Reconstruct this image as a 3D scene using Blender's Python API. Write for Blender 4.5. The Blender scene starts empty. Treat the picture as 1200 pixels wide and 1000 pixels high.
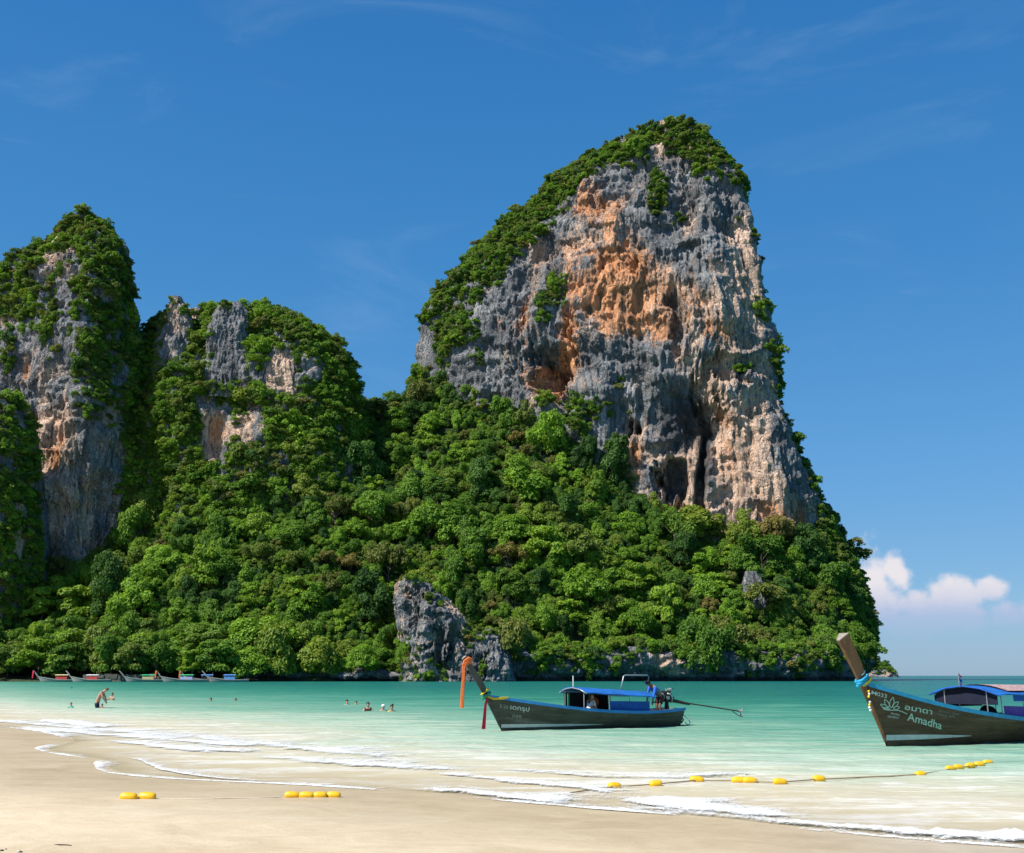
import bpy, bmesh, math, random
import numpy as np
from mathutils import Vector, Matrix

R = math.radians
rng = np.random.default_rng(7)
random.seed(7)
scene = bpy.context.scene
col = scene.collection

# ------------------------------------------------------------------ camera
F, PITCH, EYE = 1250.0, math.atan(292 / 1250.0), 2.0
cd = bpy.data.cameras.new('camera'); cam = bpy.data.objects.new('camera', cd); col.objects.link(cam)
cd.sensor_width = 36; cd.sensor_fit = 'HORIZONTAL'; cd.lens = 36 * F / 1200
cd.clip_start = 0.1; cd.clip_end = 60000
cam.location = (0, 0, EYE); cam.rotation_euler = (R(90) + PITCH, 0, 0)
scene.camera = cam

# ------------------------------------------------------------------ light
SUN_AZ, SUN_EL = 60.0, 50.0      # degrees left of straight behind the camera
sd = Vector((-math.sin(R(SUN_AZ)) * math.cos(R(SUN_EL)), -math.cos(R(SUN_AZ)) * math.cos(R(SUN_EL)), math.sin(R(SUN_EL))))
sl = bpy.data.lights.new('sun', 'SUN'); sun = bpy.data.objects.new('sun', sl); col.objects.link(sun)
sl.energy = 4.6; sl.angle = R(0.53); sl.color = (1, .955, .88)
sun.rotation_euler = (-sd).to_track_quat('-Z', 'Y').to_euler(); sun.location = (-50, -30, 90)

world = bpy.data.worlds.new('World'); scene.world = world; world.use_nodes = True
scene.view_settings.view_transform = 'Standard'; scene.view_settings.look = 'None'
scene.view_settings.exposure = 0.58; scene.view_settings.gamma = 1
scene.render.engine = 'CYCLES'
cy = scene.cycles
cy.max_bounces = 6; cy.diffuse_bounces = 3; cy.glossy_bounces = 3; cy.transmission_bounces = 3
cy.transparent_max_bounces = 12; cy.use_denoising = True
cy.caustics_reflective = False; cy.caustics_refractive = False


class NT:
    """small node-tree helper"""
    def __init__(s, nt): s.nt = nt; s.n = nt.nodes; s.l = nt.links
    def new(s, t, **kw):
        n = s.n.new(t)
        for k, v in kw.items(): setattr(n, k, v)
        return n
    def put(s, sock, v):
        if isinstance(v, bpy.types.NodeSocket): s.l.new(v, sock)
        elif isinstance(v, (tuple, list)) and len(v) == 3 and sock.type == 'RGBA': sock.default_value = (*v, 1)
        else: sock.default_value = v
    def math(s, op, a, b=0.0, c=0.0, clamp=False):
        n = s.new('ShaderNodeMath', operation=op, use_clamp=clamp)
        s.put(n.inputs[0], a); s.put(n.inputs[1], b)
        if op in ('MULTIPLY_ADD', 'SMOOTH_MIN', 'COMPARE'): s.put(n.inputs[2], c)
        return n.outputs[0]
    def mix(s, f, a, b, blend='MIX'):
        n = s.new('ShaderNodeMix', data_type='RGBA', blend_type=blend)
        s.put(n.inputs[0], f); s.put(n.inputs[6], a); s.put(n.inputs[7], b)
        return n.outputs[2]
    def ramp(s, f, pts, interp='LINEAR'):
        n = s.new('ShaderNodeValToRGB'); cr = n.color_ramp; cr.interpolation = interp
        while len(cr.elements) < len(pts): cr.elements.new(1)
        for e, (p, c) in zip(cr.elements, pts):
            e.position = p; e.color = (*c, 1) if isinstance(c, (tuple, list)) else (c, c, c, 1)
        s.put(n.inputs[0], f); return n.outputs[0]
    def smooth(s, x, a, b):
        n = s.new('ShaderNodeMapRange', interpolation_type='SMOOTHSTEP')
        s.put(n.inputs[0], x); s.put(n.inputs[1], a); s.put(n.inputs[2], b)
        return n.outputs[0]
    def noise(s, vec, scale, detail=4.0, rough=.55, dist=0.0):
        n = s.new('ShaderNodeTexNoise')
        s.put(n.inputs['Vector'], vec); s.put(n.inputs['Scale'], scale); s.put(n.inputs['Detail'], detail)
        s.put(n.inputs['Roughness'], rough); s.put(n.inputs['Distortion'], dist)
        return n.outputs[0]
    def vmap(s, vec, sc=(1, 1, 1), loc=(0, 0, 0), rot=(0, 0, 0)):
        n = s.new('ShaderNodeMapping'); s.put(n.inputs[0], vec)
        n.inputs['Scale'].default_value = sc; n.inputs['Location'].default_value = loc; n.inputs['Rotation'].default_value = rot
        return n.outputs[0]
    def attr(s, name, out='Fac'):
        n = s.new('ShaderNodeAttribute', attribute_name=name); return n.outputs[out]
    def bump(s, h, strength=.5, dist=1.0, normal=None):
        n = s.new('ShaderNodeBump'); n.inputs['Strength'].default_value = strength; n.inputs['Distance'].default_value = dist
        s.put(n.inputs['Height'], h)
        if normal is not None: s.put(n.inputs['Normal'], normal)
        return n.outputs[0]


# sky: Nishita, a little thin cirrus, and the low bank of cumulus over the sea
w = NT(world.node_tree); w.n.clear()
sky = w.new('ShaderNodeTexSky', sky_type='NISHITA'); sky.sun_disc = False
sky.sun_elevation = R(SUN_EL); sky.sun_rotation = R(180 + SUN_AZ); sky.altitude = 0
sky.air_density = 1.0; sky.dust_density = .3; sky.ozone_density = 3.5
hs = w.new('ShaderNodeHueSaturation'); hs.inputs['Hue'].default_value = .502
hs.inputs['Saturation'].default_value = 1.22; hs.inputs['Value'].default_value = 1.0
w.l.new(sky.outputs[0], hs.inputs['Color'])
tc = w.new('ShaderNodeTexCoord'); dirv = tc.outputs['Generated']
sp = w.new('ShaderNodeSeparateXYZ'); w.l.new(dirv, sp.inputs[0])
dx, dy, dz = sp.outputs
hyp = w.math('SQRT', w.math('ADD', w.math('MULTIPLY', dx, dx), w.math('MULTIPLY', dy, dy)))
el = w.math('ARCTAN2', dz, hyp)            # elevation
az = w.math('ARCTAN2', dx, dy)             # azimuth, right positive
cmb = w.new('ShaderNodeCombineXYZ'); w.put(cmb.inputs[0], az); w.put(cmb.inputs[1], el)
ang = cmb.outputs[0]
cir = w.noise(w.vmap(ang, (1.4, 5, 1), (0, 0, 0), (0, 0, .35)), 2.2, 6, .6, .8)
cirm = w.math('MULTIPLY', w.smooth(cir, .52, .82), w.smooth(el, .08, .45))
cirm = w.math('MULTIPLY', cirm, .065)
deep = w.ramp(w.math('DIVIDE', el, 1.2), [(0, (.88, 1.92, 3.35)), (.05, (.84, 2.10, 3.75)), (.16, (.56, 1.88, 3.80)), (.30, (.28, 1.46, 3.40)), (.50, (.14, 1.10, 2.95)), (1, (.10, .85, 2.5))])
blue = w.mix(.80, hs.outputs[0], deep)
c1 = w.mix(cirm, blue, (7.2, 7.8, 8.6))
def pix_ang(px, py):
    cx, cyv = (px - 600) / F, (500 - py) / F
    d = Vector((cx, math.cos(PITCH) - cyv * math.sin(PITCH), math.sin(PITCH) + cyv * math.cos(PITCH))).normalized()
    return math.atan2(d.x, d.y), math.asin(d.z)
nz1 = w.noise(ang, 26, 5, .55)
nz2 = w.noise(w.vmap(ang, (1, 1, 1), (3, 5, 0)), 90, 4, .55)
warp = w.math('ADD', w.math('MULTIPLY', w.math('SUBTRACT', nz1, .5), 1.5), w.math('MULTIPLY', w.math('SUBTRACT', nz2, .5), .5))
cloud = None
for (px, py, rx, ry) in ((1018, 688, 38, 44), (1050, 670, 22, 26), (1072, 735, 50, 22), (1078, 716, 28, 26), (1120, 697, 34, 27), (1158, 688, 22, 17), (1100, 725, 70, 22), (1210, 722, 60, 18), (985, 700, 50, 45), (1040, 728, 34, 14), (1280, 735, 60, 15), (880, 730, 60, 20), (1500, 720, 90, 30), (1760, 735, 120, 22)):
    a0, e0 = pix_ang(px, py)
    u = w.math('MULTIPLY', w.math('SUBTRACT', az, a0), F / rx)
    v = w.math('MULTIPLY', w.math('SUBTRACT', el, e0), F / ry)
    r2 = w.math('SUBTRACT', 1.0, w.math('SQRT', w.math('ADD', w.math('MULTIPLY', u, u), w.math('MULTIPLY', v, v))))
    cloud = r2 if cloud is None else w.math('SMOOTH_MIN', cloud, r2, -.35) if False else w.math('MAXIMUM', cloud, r2)
cl = w.smooth(w.math('ADD', cloud, w.math('MULTIPLY', warp, 1.25)), -.02, .62)
topb = w.smooth(el, pix_ang(1100, 758)[1], pix_ang(1100, 700)[1])
clm = w.math('MULTIPLY', cl, w.math('ADD', w.math('MULTIPLY', topb, .80), .03))
ccol = w.mix(w.smooth(w.math('ADD', el, w.math('MULTIPLY', warp, .012)), pix_ang(1100, 725)[1], pix_ang(1100, 672)[1]), (2.9, 3.2, 4.5), (5.6, 5.1, 5.05))
c2 = w.mix(clm, c1, ccol)
bg = w.new('ShaderNodeBackground'); bg.inputs['Strength'].default_value = .113
w.l.new(c2, bg.inputs['Color'])
wo = w.new('ShaderNodeOutputWorld'); w.l.new(bg.outputs[0], wo.inputs[0])

# ------------------------------------------------------------------ pixel helpers
SP, CP = math.sin(PITCH), math.cos(PITCH)
def tanz(py):                      # height gained per metre of depth
    c = (500 - py) / F
    return (SP + c * CP) / (CP - c * SP)
def at(px, py, Y):
    c = (500 - py) / F
    k = Y / (CP - c * SP)
    return Vector(((px - 600) / F * k, Y, EYE + (SP + c * CP) * k))
def ground(px, py, z=0.0):
    c = (500 - py) / F
    k = (z - EYE) / (SP + c * CP)
    return Vector(((px - 600) / F * k, (CP - c * SP) * k, z))
def proj(P):
    P = np.asarray(P, float)
    x, y, z = P[..., 0], P[..., 1], P[..., 2] - EYE
    f = y * CP + z * SP; u = -y * SP + z * CP
    return 600 + F * x / f, 500 - F * u / f

# ------------------------------------------------------------------ noise (numpy)
_perm = rng.permutation(256).astype(np.int64); _perm = np.concatenate([_perm, _perm, _perm])
_g = rng.normal(size=(256, 3)); _g /= np.linalg.norm(_g, axis=1)[:, None]; _g = _g.astype(np.float32)
def pn(x, y, z):
    x = np.asarray(x, np.float32); y = np.asarray(y, np.float32); z = np.asarray(z, np.float32)
    x, y, z = np.broadcast_arrays(x, y, z)
    xi = np.floor(x).astype(np.int64); yi = np.floor(y).astype(np.int64); zi = np.floor(z).astype(np.int64)
    xf, yf, zf = x - xi, y - yi, z - zi
    fd = lambda t: t * t * t * (t * (t * 6 - 15) + 10)
    u, v, ww = fd(xf), fd(yf), fd(zf)
    xi &= 255; yi &= 255; zi &= 255
    def g(a, b, c):
        h = _perm[_perm[_perm[xi + a] + yi + b] + zi + c]; G = _g[h]
        return G[..., 0] * (xf - a) + G[..., 1] * (yf - b) + G[..., 2] * (zf - c)
    l = lambda a, b, t: a + t * (b - a)
    return 1.5 * l(l(l(g(0,0,0), g(1,0,0), u), l(g(0,1,0), g(1,1,0), u), v),
                   l(l(g(0,0,1), g(1,0,1), u), l(g(0,1,1), g(1,1,1), u), v), ww)
def fbm(x, y, z, o=4, gain=.5):
    s = 0; a = 1
    for i in range(o):
        f = 2.03 ** i; s = s + a * pn(x * f + 17.3 * i, y * f + 5.1 * i, z * f + 9.7 * i); a *= gain
    return s
def ridged(x, y, z, o=3, gain=.5):
    s = 0; a = 1; t = 0
    for i in range(o):
        f = 2.03 ** i; s = s + a * (1 - 2 * np.abs(pn(x * f + 31.3 * i, y * f + 7.1 * i, z * f + 2.7 * i))); t += a; a *= gain
    return s / t
def sstep(a, b, x):
    t = np.clip((x - a) / (b - a), 0, 1); return t * t * (3 - 2 * t)

# ------------------------------------------------------------------ object helpers
def tag(o, label=None, cat=None, group=None, kind=None):
    if label: o['label'] = label
    if cat: o['category'] = cat
    if group: o['group'] = group
    if kind: o['kind'] = kind
    return o
def link(name, me, mat=None, parent=None):
    o = bpy.data.objects.new(name, me); col.objects.link(o)
    if mat is not None and me is not None and not me.materials: me.materials.append(mat)
    if parent is not None: o.parent = parent
    return o
def empty(name, loc=(0, 0, 0), rz=0.0):
    o = bpy.data.objects.new(name, None); col.objects.link(o)
    o.location = loc; o.rotation_euler = (0, 0, rz); o.empty_display_size = .2
    return o
def np_mesh(name, V, Fq, smooth=True, attrs=None, fattrs=None):
    """V (n,3), Fq (m,4) or (m,3) index arrays"""
    me = bpy.data.meshes.new(name); V = np.asarray(V, np.float32); Fq = np.asarray(Fq, np.int32)
    m, k = Fq.shape
    me.vertices.add(len(V)); me.vertices.foreach_set('co', V.ravel())
    me.loops.add(m * k); me.loops.foreach_set('vertex_index', Fq.ravel())
    me.polygons.add(m); me.polygons.foreach_set('loop_start', np.arange(m, dtype=np.int32) * k)
    me.polygons.foreach_set('use_smooth', np.full(m, smooth))
    for d, dom in ((attrs, 'POINT'), (fattrs, 'FACE')):
        for an, av in (d or {}).items():
            a = me.attributes.new(an, 'FLOAT', dom); a.data.foreach_set('value', np.asarray(av, np.float32).ravel())
    me.update(calc_edges=True); return me
class MB:
    """collects simple shapes into one mesh"""
    def __init__(s): s.v = []; s.f = []
    def add(s, vs, fs):
        b = len(s.v); s.v += [tuple(p) for p in vs]; s.f += [tuple(b + i for i in f) for f in fs]; return s
    def box(s, c, d, M=None):
        x, y, z = d[0] / 2, d[1] / 2, d[2] / 2
        vs = [Vector((c[0] + i * x, c[1] + j * y, c[2] + k * z)) for i in (-1, 1) for j in (-1, 1) for k in (-1, 1)]
        if M: vs = [M @ v for v in vs]
        return s.add(vs, [(0,1,3,2), (4,6,7,5), (0,4,5,1), (2,3,7,6), (0,2,6,4), (1,5,7,3)])
    def tube(s, path, rad, n=8, cap=True, squash=None):
        P = [Vector(p) for p in path]
        rs = [rad] * len(P) if not hasattr(rad, '__len__') else rad
        vs = []; up = None
        for i, p in enumerate(P):
            t = (P[min(i + 1, len(P) - 1)] - P[max(i - 1, 0)]).normalized()
            if up is None:
                up = Vector((0, 0, 1)) if abs(t.z) < .9 else Vector((1, 0, 0))
            a = t.cross(up).normalized(); b = a.cross(t).normalized(); up = b
            for k in range(n):
                th = 2 * math.pi * k / n
                q = a * math.cos(th) * rs[i] * (squash[0] if squash else 1) + b * math.sin(th) * rs[i] * (squash[1] if squash else 1)
                vs.append(p + q)
        fs = [(i * n + k, i * n + (k + 1) % n, (i + 1) * n + (k + 1) % n, (i + 1) * n + k) for i in range(len(P) - 1) for k in range(n)]
        if cap: fs += [tuple(range(n - 1, -1, -1)), tuple((len(P) - 1) * n + k for k in range(n))]
        return s.add(vs, fs)
    def ell(s, c, r, nu=12, nv=8, M=None):
        vs = [Vector((0, 0, -r[2]))]
        for j in range(1, nv):
            ph = -math.pi / 2 + math.pi * j / nv
            for i in range(nu):
                th = 2 * math.pi * i / nu
                vs.append(Vector((r[0] * math.cos(ph) * math.cos(th), r[1] * math.cos(ph) * math.sin(th), r[2] * math.sin(ph))))
        vs.append(Vector((0, 0, r[2]))); T = len(vs) - 1
        if M: vs = [M @ v for v in vs]
        vs = [v + Vector(c) for v in vs]
        fs = [(0, 1 + (i + 1) % nu, 1 + i) for i in range(nu)]
        for j in range(nv - 2):
            b = 1 + j * nu
            fs += [(b + i, b + (i + 1) % nu, b + nu + (i + 1) % nu, b + nu + i) for i in range(nu)]
        b = 1 + (nv - 2) * nu
        fs += [(b + i, b + (i + 1) % nu, T) for i in range(nu)]
        return s.add(vs, fs)
    def grid(s, rows, closed=False):
        n = len(rows[0]); vs = [p for r in rows for p in r]
        fs = [(i * n + k, i * n + (k + 1) % n, (i + 1) * n + (k + 1) % n, (i + 1) * n + k)
              for i in range(len(rows) - 1) for k in range(n if closed else n - 1)]
        return s.add(vs, fs)
    def mesh(s, name, smooth=False):
        me = bpy.data.meshes.new(name); me.from_pydata(s.v, [], s.f)
        if smooth: me.polygons.foreach_set('use_smooth', [True] * len(me.polygons))
        me.update(); return me
    def build(s, name, mat, parent=None, smooth=False):
        return link(name, s.mesh(name, smooth), mat, parent)

# ------------------------------------------------------------------ materials
def newmat(name):
    m = bpy.data.materials.new(name); m.use_nodes = True
    t = NT(m.node_tree); t.n.clear()
    out = t.new('ShaderNodeOutputMaterial'); t.out = out
    return m, t
def princ(t, **kw):
    p = t.new('ShaderNodeBsdfPrincipled')
    for k, v in kw.items(): t.put(p.inputs[k.replace('_', ' ')], v)
    return p
def obj_co(t): return t.new('ShaderNodeTexCoord').outputs['Object']

def plain(name, c, rough=.6, var=.25, scale=6.0, metal=0.0, bump=.0, streak=None, spec=.4):
    m, t = newmat(name); co = obj_co(t)
    v = t.vmap(co, streak) if streak else co
    n = t.noise(v, scale, 5, .6); n2 = t.noise(co, scale * 5, 3)
    f = t.math('ADD', t.math('MULTIPLY', n, .7), t.math('MULTIPLY', n2, .3))
    lo = tuple(x * (1 - var) for x in c); hi = tuple(min(1, x * (1 + var)) for x in c)
    cc = t.ramp(f, [(.3, lo), (.7, hi)])
    kw = dict(Base_Color=cc, Metallic=metal, Roughness=t.math('ADD', t.math('MULTIPLY', n2, .15), rough - .07))
    p = princ(t, **kw); p.inputs['Specular IOR Level'].default_value = spec
    if bump: t.l.new(t.bump(f, bump, .02), p.inputs['Normal'])
    t.l.new(p.outputs[0], t.out.inputs[0]); return m

def leaf_mat(name, dark, light, olive=None):
    m, t = newmat(name)
    oi = t.new('ShaderNodeObjectInfo').outputs['Random']
    tone = t.attr('tone')
    f = t.math('ADD', t.math('MULTIPLY', tone, .52), t.math('MULTIPLY', oi, .48))
    c = t.ramp(f, [(.12, dark), (.88, light)])
    oi2 = t.math('FRACT', t.math('MULTIPLY', oi, 7.31))
    if olive: c = t.mix(t.math('MULTIPLY', t.smooth(oi2, .55, 1.0), .75), c, olive)
    d = princ(t, Base_Color=c, Roughness=.55); d.inputs['Specular IOR Level'].default_value = .22
    tr = t.new('ShaderNodeBsdfTranslucent')
    t.put(tr.inputs[0], t.mix(1, c, (1.5, 1.35, .55), 'MULTIPLY'))
    mx = t.new('ShaderNodeMixShader'); mx.inputs[0].default_value = .30
    t.l.new(d.outputs[0], mx.inputs[1]); t.l.new(tr.outputs[0], mx.inputs[2])
    t.l.new(mx.outputs[0], t.out.inputs[0]); return m

def rock_mat():
    m, t = newmat('limestone'); co = obj_co(t)
    big = t.noise(t.vmap(co, (1, 1, .55)), .09, 6, .6)
    strk = t.noise(t.vmap(co, (1, 1, .07), (0, 0, 0)), .55, 6, .65, .3)
    strk2 = t.noise(t.vmap(co, (1, 1, .12), (40, 3, 0)), 1.4, 5, .6)
    fine = t.noise(t.vmap(co, (1, 1, .6)), 1.6, 8, .7)
    g = t.ramp(t.math('ADD', t.math('MULTIPLY', big, .5), t.math('MULTIPLY', fine, .5)),
               [(.33, (.070, .074, .080)), (.5, (.185, .19, .195)), (.67, (.37, .365, .36))])
    pale = t.mix(fine, (.42, .265, .18), (.70, .53, .41))
    orange = t.mix(t.math('ADD', t.math('MULTIPLY', fine, .6), t.math('MULTIPLY', strk, .4)), (.46, .175, .075), (.72, .40, .21))
    cream = t.attr('cream'); ora = t.attr('ora'); drk = t.attr('dark')
    br = t.math('MULTIPLY', t.math('SUBTRACT', t.math('ADD', t.math('MULTIPLY', fine, .55), t.math('MULTIPLY', strk, .45)), .5), 3.4)
    cm = t.smooth(t.math('ADD', cream, t.math('MULTIPLY', br, .60)), .38, .56)
    bo = t.math('MULTIPLY', t.math('SUBTRACT', t.math('ADD', t.math('MULTIPLY', fine, .3), t.math('MULTIPLY', strk2, .7)), .5), 3.4)
    om = t.smooth(t.math('ADD', ora, t.math('MULTIPLY', bo, .75)), .38, .62)
    c = t.mix(cm, g, pale); c = t.mix(om, c, orange)
    ds = t.smooth(strk, .51, .62)                       # dark algae runs
    c = t.mix(t.math('MULTIPLY', ds, .72), c, (.06, .064, .07))
    ws = t.smooth(strk2, .60, .74)                      # pale drip lines
    c = t.mix(t.math('MULTIPLY', ws, .45), c, (.46, .43, .38))
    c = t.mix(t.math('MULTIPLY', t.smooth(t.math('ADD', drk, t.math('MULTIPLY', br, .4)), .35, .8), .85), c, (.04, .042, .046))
    # joints: blocks of uneven tone and relief parted by narrow cracks
    wn = t.new('ShaderNodeTexNoise'); wn.inputs['Scale'].default_value = .16; wn.inputs['Detail'].default_value = 5; t.l.new(co, wn.inputs['Vector'])
    wv = t.new('ShaderNodeVectorMath', operation='MULTIPLY_ADD'); t.l.new(wn.outputs['Color'], wv.inputs[0]); wv.inputs[1].default_value = (9, 9, 9); t.l.new(t.vmap(co, (1, 1, .62)), wv.inputs[2])
    hs_ = []
    for sc_v in (.17, .46):
        ve = t.new('ShaderNodeTexVoronoi', feature='DISTANCE_TO_EDGE'); ve.inputs['Scale'].default_value = sc_v; t.l.new(wv.outputs[0], ve.inputs['Vector'])
        vc = t.new('ShaderNodeTexVoronoi', feature='F1'); vc.inputs['Scale'].default_value = sc_v; t.l.new(wv.outputs[0], vc.inputs['Vector'])
        sv = t.new('ShaderNodeSeparateColor'); t.l.new(vc.outputs['Color'], sv.inputs[0])
        hs_.append((t.smooth(ve.outputs['Distance'], .0, .10), sv.outputs[0]))
    tone = t.math('ADD', t.math('MULTIPLY', hs_[0][1], .55), t.math('MULTIPLY', hs_[1][1], .45))
    k = t.ramp(tone, [(.15, (.98, .98, .99)), (.85, (1.72, 1.70, 1.66))])
    c = t.mix(1, c, k, 'MULTIPLY')
    p = princ(t, Base_Color=c, Roughness=.9); p.inputs['Specular IOR Level'].default_value = .15
    h = t.math('ADD', t.math('MULTIPLY', fine, 1.5), t.math('MULTIPLY', strk2, .6))
    h = t.math('ADD', h, t.math('ADD', t.math('MULTIPLY', hs_[0][0], .75), t.math('MULTIPLY', hs_[1][0], .45)))
    h = t.math('ADD', h, t.math('MULTIPLY', hs_[0][1], .5))
    t.l.new(t.bump(h, .9, 1.3), p.inputs['Normal'])
    t.l.new(p.outputs[0], t.out.inputs[0]); return m

def soil_mat():
    m, t = newmat('forest_floor'); co = obj_co(t)
    n = t.noise(co, .35, 6, .6)
    c = t.ramp(n, [(.3, (.012, .022, .006)), (.7, (.035, .06, .016))])
    p = princ(t, Base_Color=c, Roughness=.95); t.l.new(t.bump(n, .8, 2.0), p.inputs['Normal'])
    t.l.new(p.outputs[0], t.out.inputs[0]); return m

def sand_mat():
    m, t = newmat('beach_sand'); co = obj_co(t)
    s = t.attr('shore')                                  # metres from the waterline, landward negative
    n1 = t.noise(t.vmap(co, (1, 1.6, 1), (0, 0, 0), (0, 0, -.8)), .22, 5, .55, .4)
    n2 = t.noise(t.vmap(co, (1, 1.5, 1), (5, 2, 0), (0, 0, -.5)), .75, 7, .62, 1.1)
    n3 = t.noise(co, 38, 4, .7)
    n4 = t.noise(co, 5.5, 6, .65)
    f = t.math('ADD', t.math('ADD', t.math('MULTIPLY', n1, .45), t.math('MULTIPLY', n2, .4)), t.math('MULTIPLY', n4, .15))
    dry = t.ramp(f, [(.36, (.48, .375, .24)), (.5, (.595, .48, .32)), (.64, (.69, .585, .42))])
    dry = t.mix(t.math('MULTIPLY', t.smooth(n3, .45, .8), .25), dry, (.42, .33, .22))
    dry = t.mix(t.math('MULTIPLY', t.smooth(n3, .56, .3), .18), dry, (.80, .70, .53))
    wetn = t.math('ADD', s, t.math('MULTIPLY', t.math('SUBTRACT', n1, .5), 6.0))
    wet = t.smooth(wetn, -7.5, -1.2)
    wet = t.math('MULTIPLY', wet, .8)
    c = t.mix(wet, dry, t.mix(1, dry, (.86, .83, .76), 'MULTIPLY'))
    rough = t.math('SUBTRACT', .80, t.math('MULTIPLY', wet, .55))
    p = princ(t, Base_Color=c, Roughness=rough); t.put(p.inputs['Specular IOR Level'], t.math('ADD', .03, t.math('MULTIPLY', wet, .30)))
    h = t.math('ADD', t.math('ADD', t.math('MULTIPLY', n2, .05), t.math('MULTIPLY', n4, .012)), t.math('MULTIPLY', n3, .0025))
    t.l.new(t.bump(h, .55, 1.0), p.inputs['Normal'])
    t.l.new(p.outputs[0], t.out.inputs[0]); return m

def sea_mat():
    m, t = newmat('sea_water'); co = obj_co(t)
    d = t.attr('depth')
    a = t.noise(t.vmap(co, (.35, 1.5, 1), (0, 0, 0), (0, 0, -.25)), .09, 5, .55, .5)
    b = t.noise(t.vmap(co, (.5, 2.0, 1), (7, 1, 0), (0, 0, -.15)), .5, 5, .6, .4)
    c_ = t.noise(t.vmap(co, (.22, 1.0, 1), (2, 8, 0), (0, 0, -.12)), .75, 4, .6, .6)
    dn = t.math('MULTIPLY', d, t.math('ADD', .42, t.math('ADD', t.math('ADD', t.math('MULTIPLY', a, .9), t.math('MULTIPLY', b, .5)), t.math('MULTIPLY', t.math('SUBTRACT', c_, .5), 1.9))))
    c = t.ramp(t.math('DIVIDE', dn, 8.0), [(0, (.54, .44, .29)), (.012, (.52, .445, .30)), (.035, (.48, .46, .33)), (.07, (.38, .48, .355)), (.13, (.20, .375, .272)), (.24, (.085, .28, .20)), (.42, (.026, .188, .136)), (.9, (.006, .118, .115))])
    fo = t.noise(t.vmap(co, (.45, 1.25, 1), (4, 4, 0), (0, 0, -.3)), .55, 6, .68, .8); fl = t.noise(t.vmap(co, (.7, 1.4, 1)), 3.2, 5, .7, .6)
    wash = t.math('MULTIPLY', t.smooth(t.math('ADD', t.math('MULTIPLY', fo, .65), t.math('MULTIPLY', fl, .35)), .46, .63), t.math('MULTIPLY', t.smooth(d, .0, .06), t.smooth(d, .75, .15)))
    c = t.mix(t.math('MULTIPLY', wash, .75), c, (.72, .71, .66))                      # milky wash left by the small waves
    al = t.ramp(dn, [(0, .0), (.03, .75), (.12, 1.0)])
    w1 = t.noise(t.vmap(co, (.55, 1.5, 1), (0, 0, 0), (0, 0, -.3)), .9, 3, .5, .2)
    w2 = t.noise(t.vmap(co, (.7, 1.6, 1), (3, 0, 0), (0, 0, .15)), 3.2, 3, .55, .2)
    w3 = t.noise(t.vmap(co, (.5, 1.8, 1), (9, 4, 0), (0, 0, -.1)), .22, 3, .5)
    h = t.math('ADD', t.math('ADD', t.math('MULTIPLY', w1, .30), t.math('MULTIPLY', w2, .085)), t.math('MULTIPLY', w3, .8))
    damp = t.smooth(d, .0, .5)
    nb = t.new('ShaderNodeBump'); nb.inputs['Distance'].default_value = 1.0
    t.put(nb.inputs['Strength'], t.math('ADD', .10, t.math('MULTIPLY', damp, .85))); t.put(nb.inputs['Height'], h)
    df = t.new('ShaderNodeBsdfDiffuse'); t.put(df.inputs[0], c); t.l.new(nb.outputs[0], df.inputs['Normal'])
    gl = t.new('ShaderNodeBsdfGlossy'); gl.inputs['Roughness'].default_value = .12; t.l.new(nb.outputs[0], gl.inputs['Normal'])
    tp = t.new('ShaderNodeBsdfTransparent'); tp.inputs[0].default_value = (.93, .97, .95, 1)
    fr = t.new('ShaderNodeFresnel'); fr.inputs[0].default_value = 1.33; t.l.new(nb.outputs[0], fr.inputs['Normal'])
    ff = t.math('MULTIPLY', t.math('MINIMUM', t.math('MULTIPLY', fr.outputs[0], .6), t.math('ADD', .26, t.math('MULTIPLY', t.smooth(d, 2.5, 6.5), .26))), t.math('ADD', .35, t.math('MULTIPLY', t.smooth(d, .1, 1.2), .65)))
    m1 = t.new('ShaderNodeMixShader'); t.put(m1.inputs[0], al); t.l.new(tp.outputs[0], m1.inputs[1]); t.l.new(df.outputs[0], m1.inputs[2])
    m2 = t.new('ShaderNodeMixShader'); t.put(m2.inputs[0], ff); t.l.new(m1.outputs[0], m2.inputs[1]); t.l.new(gl.outputs[0], m2.inputs[2])
    t.l.new(m2.outputs[0], t.out.inputs[0]); return m

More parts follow.
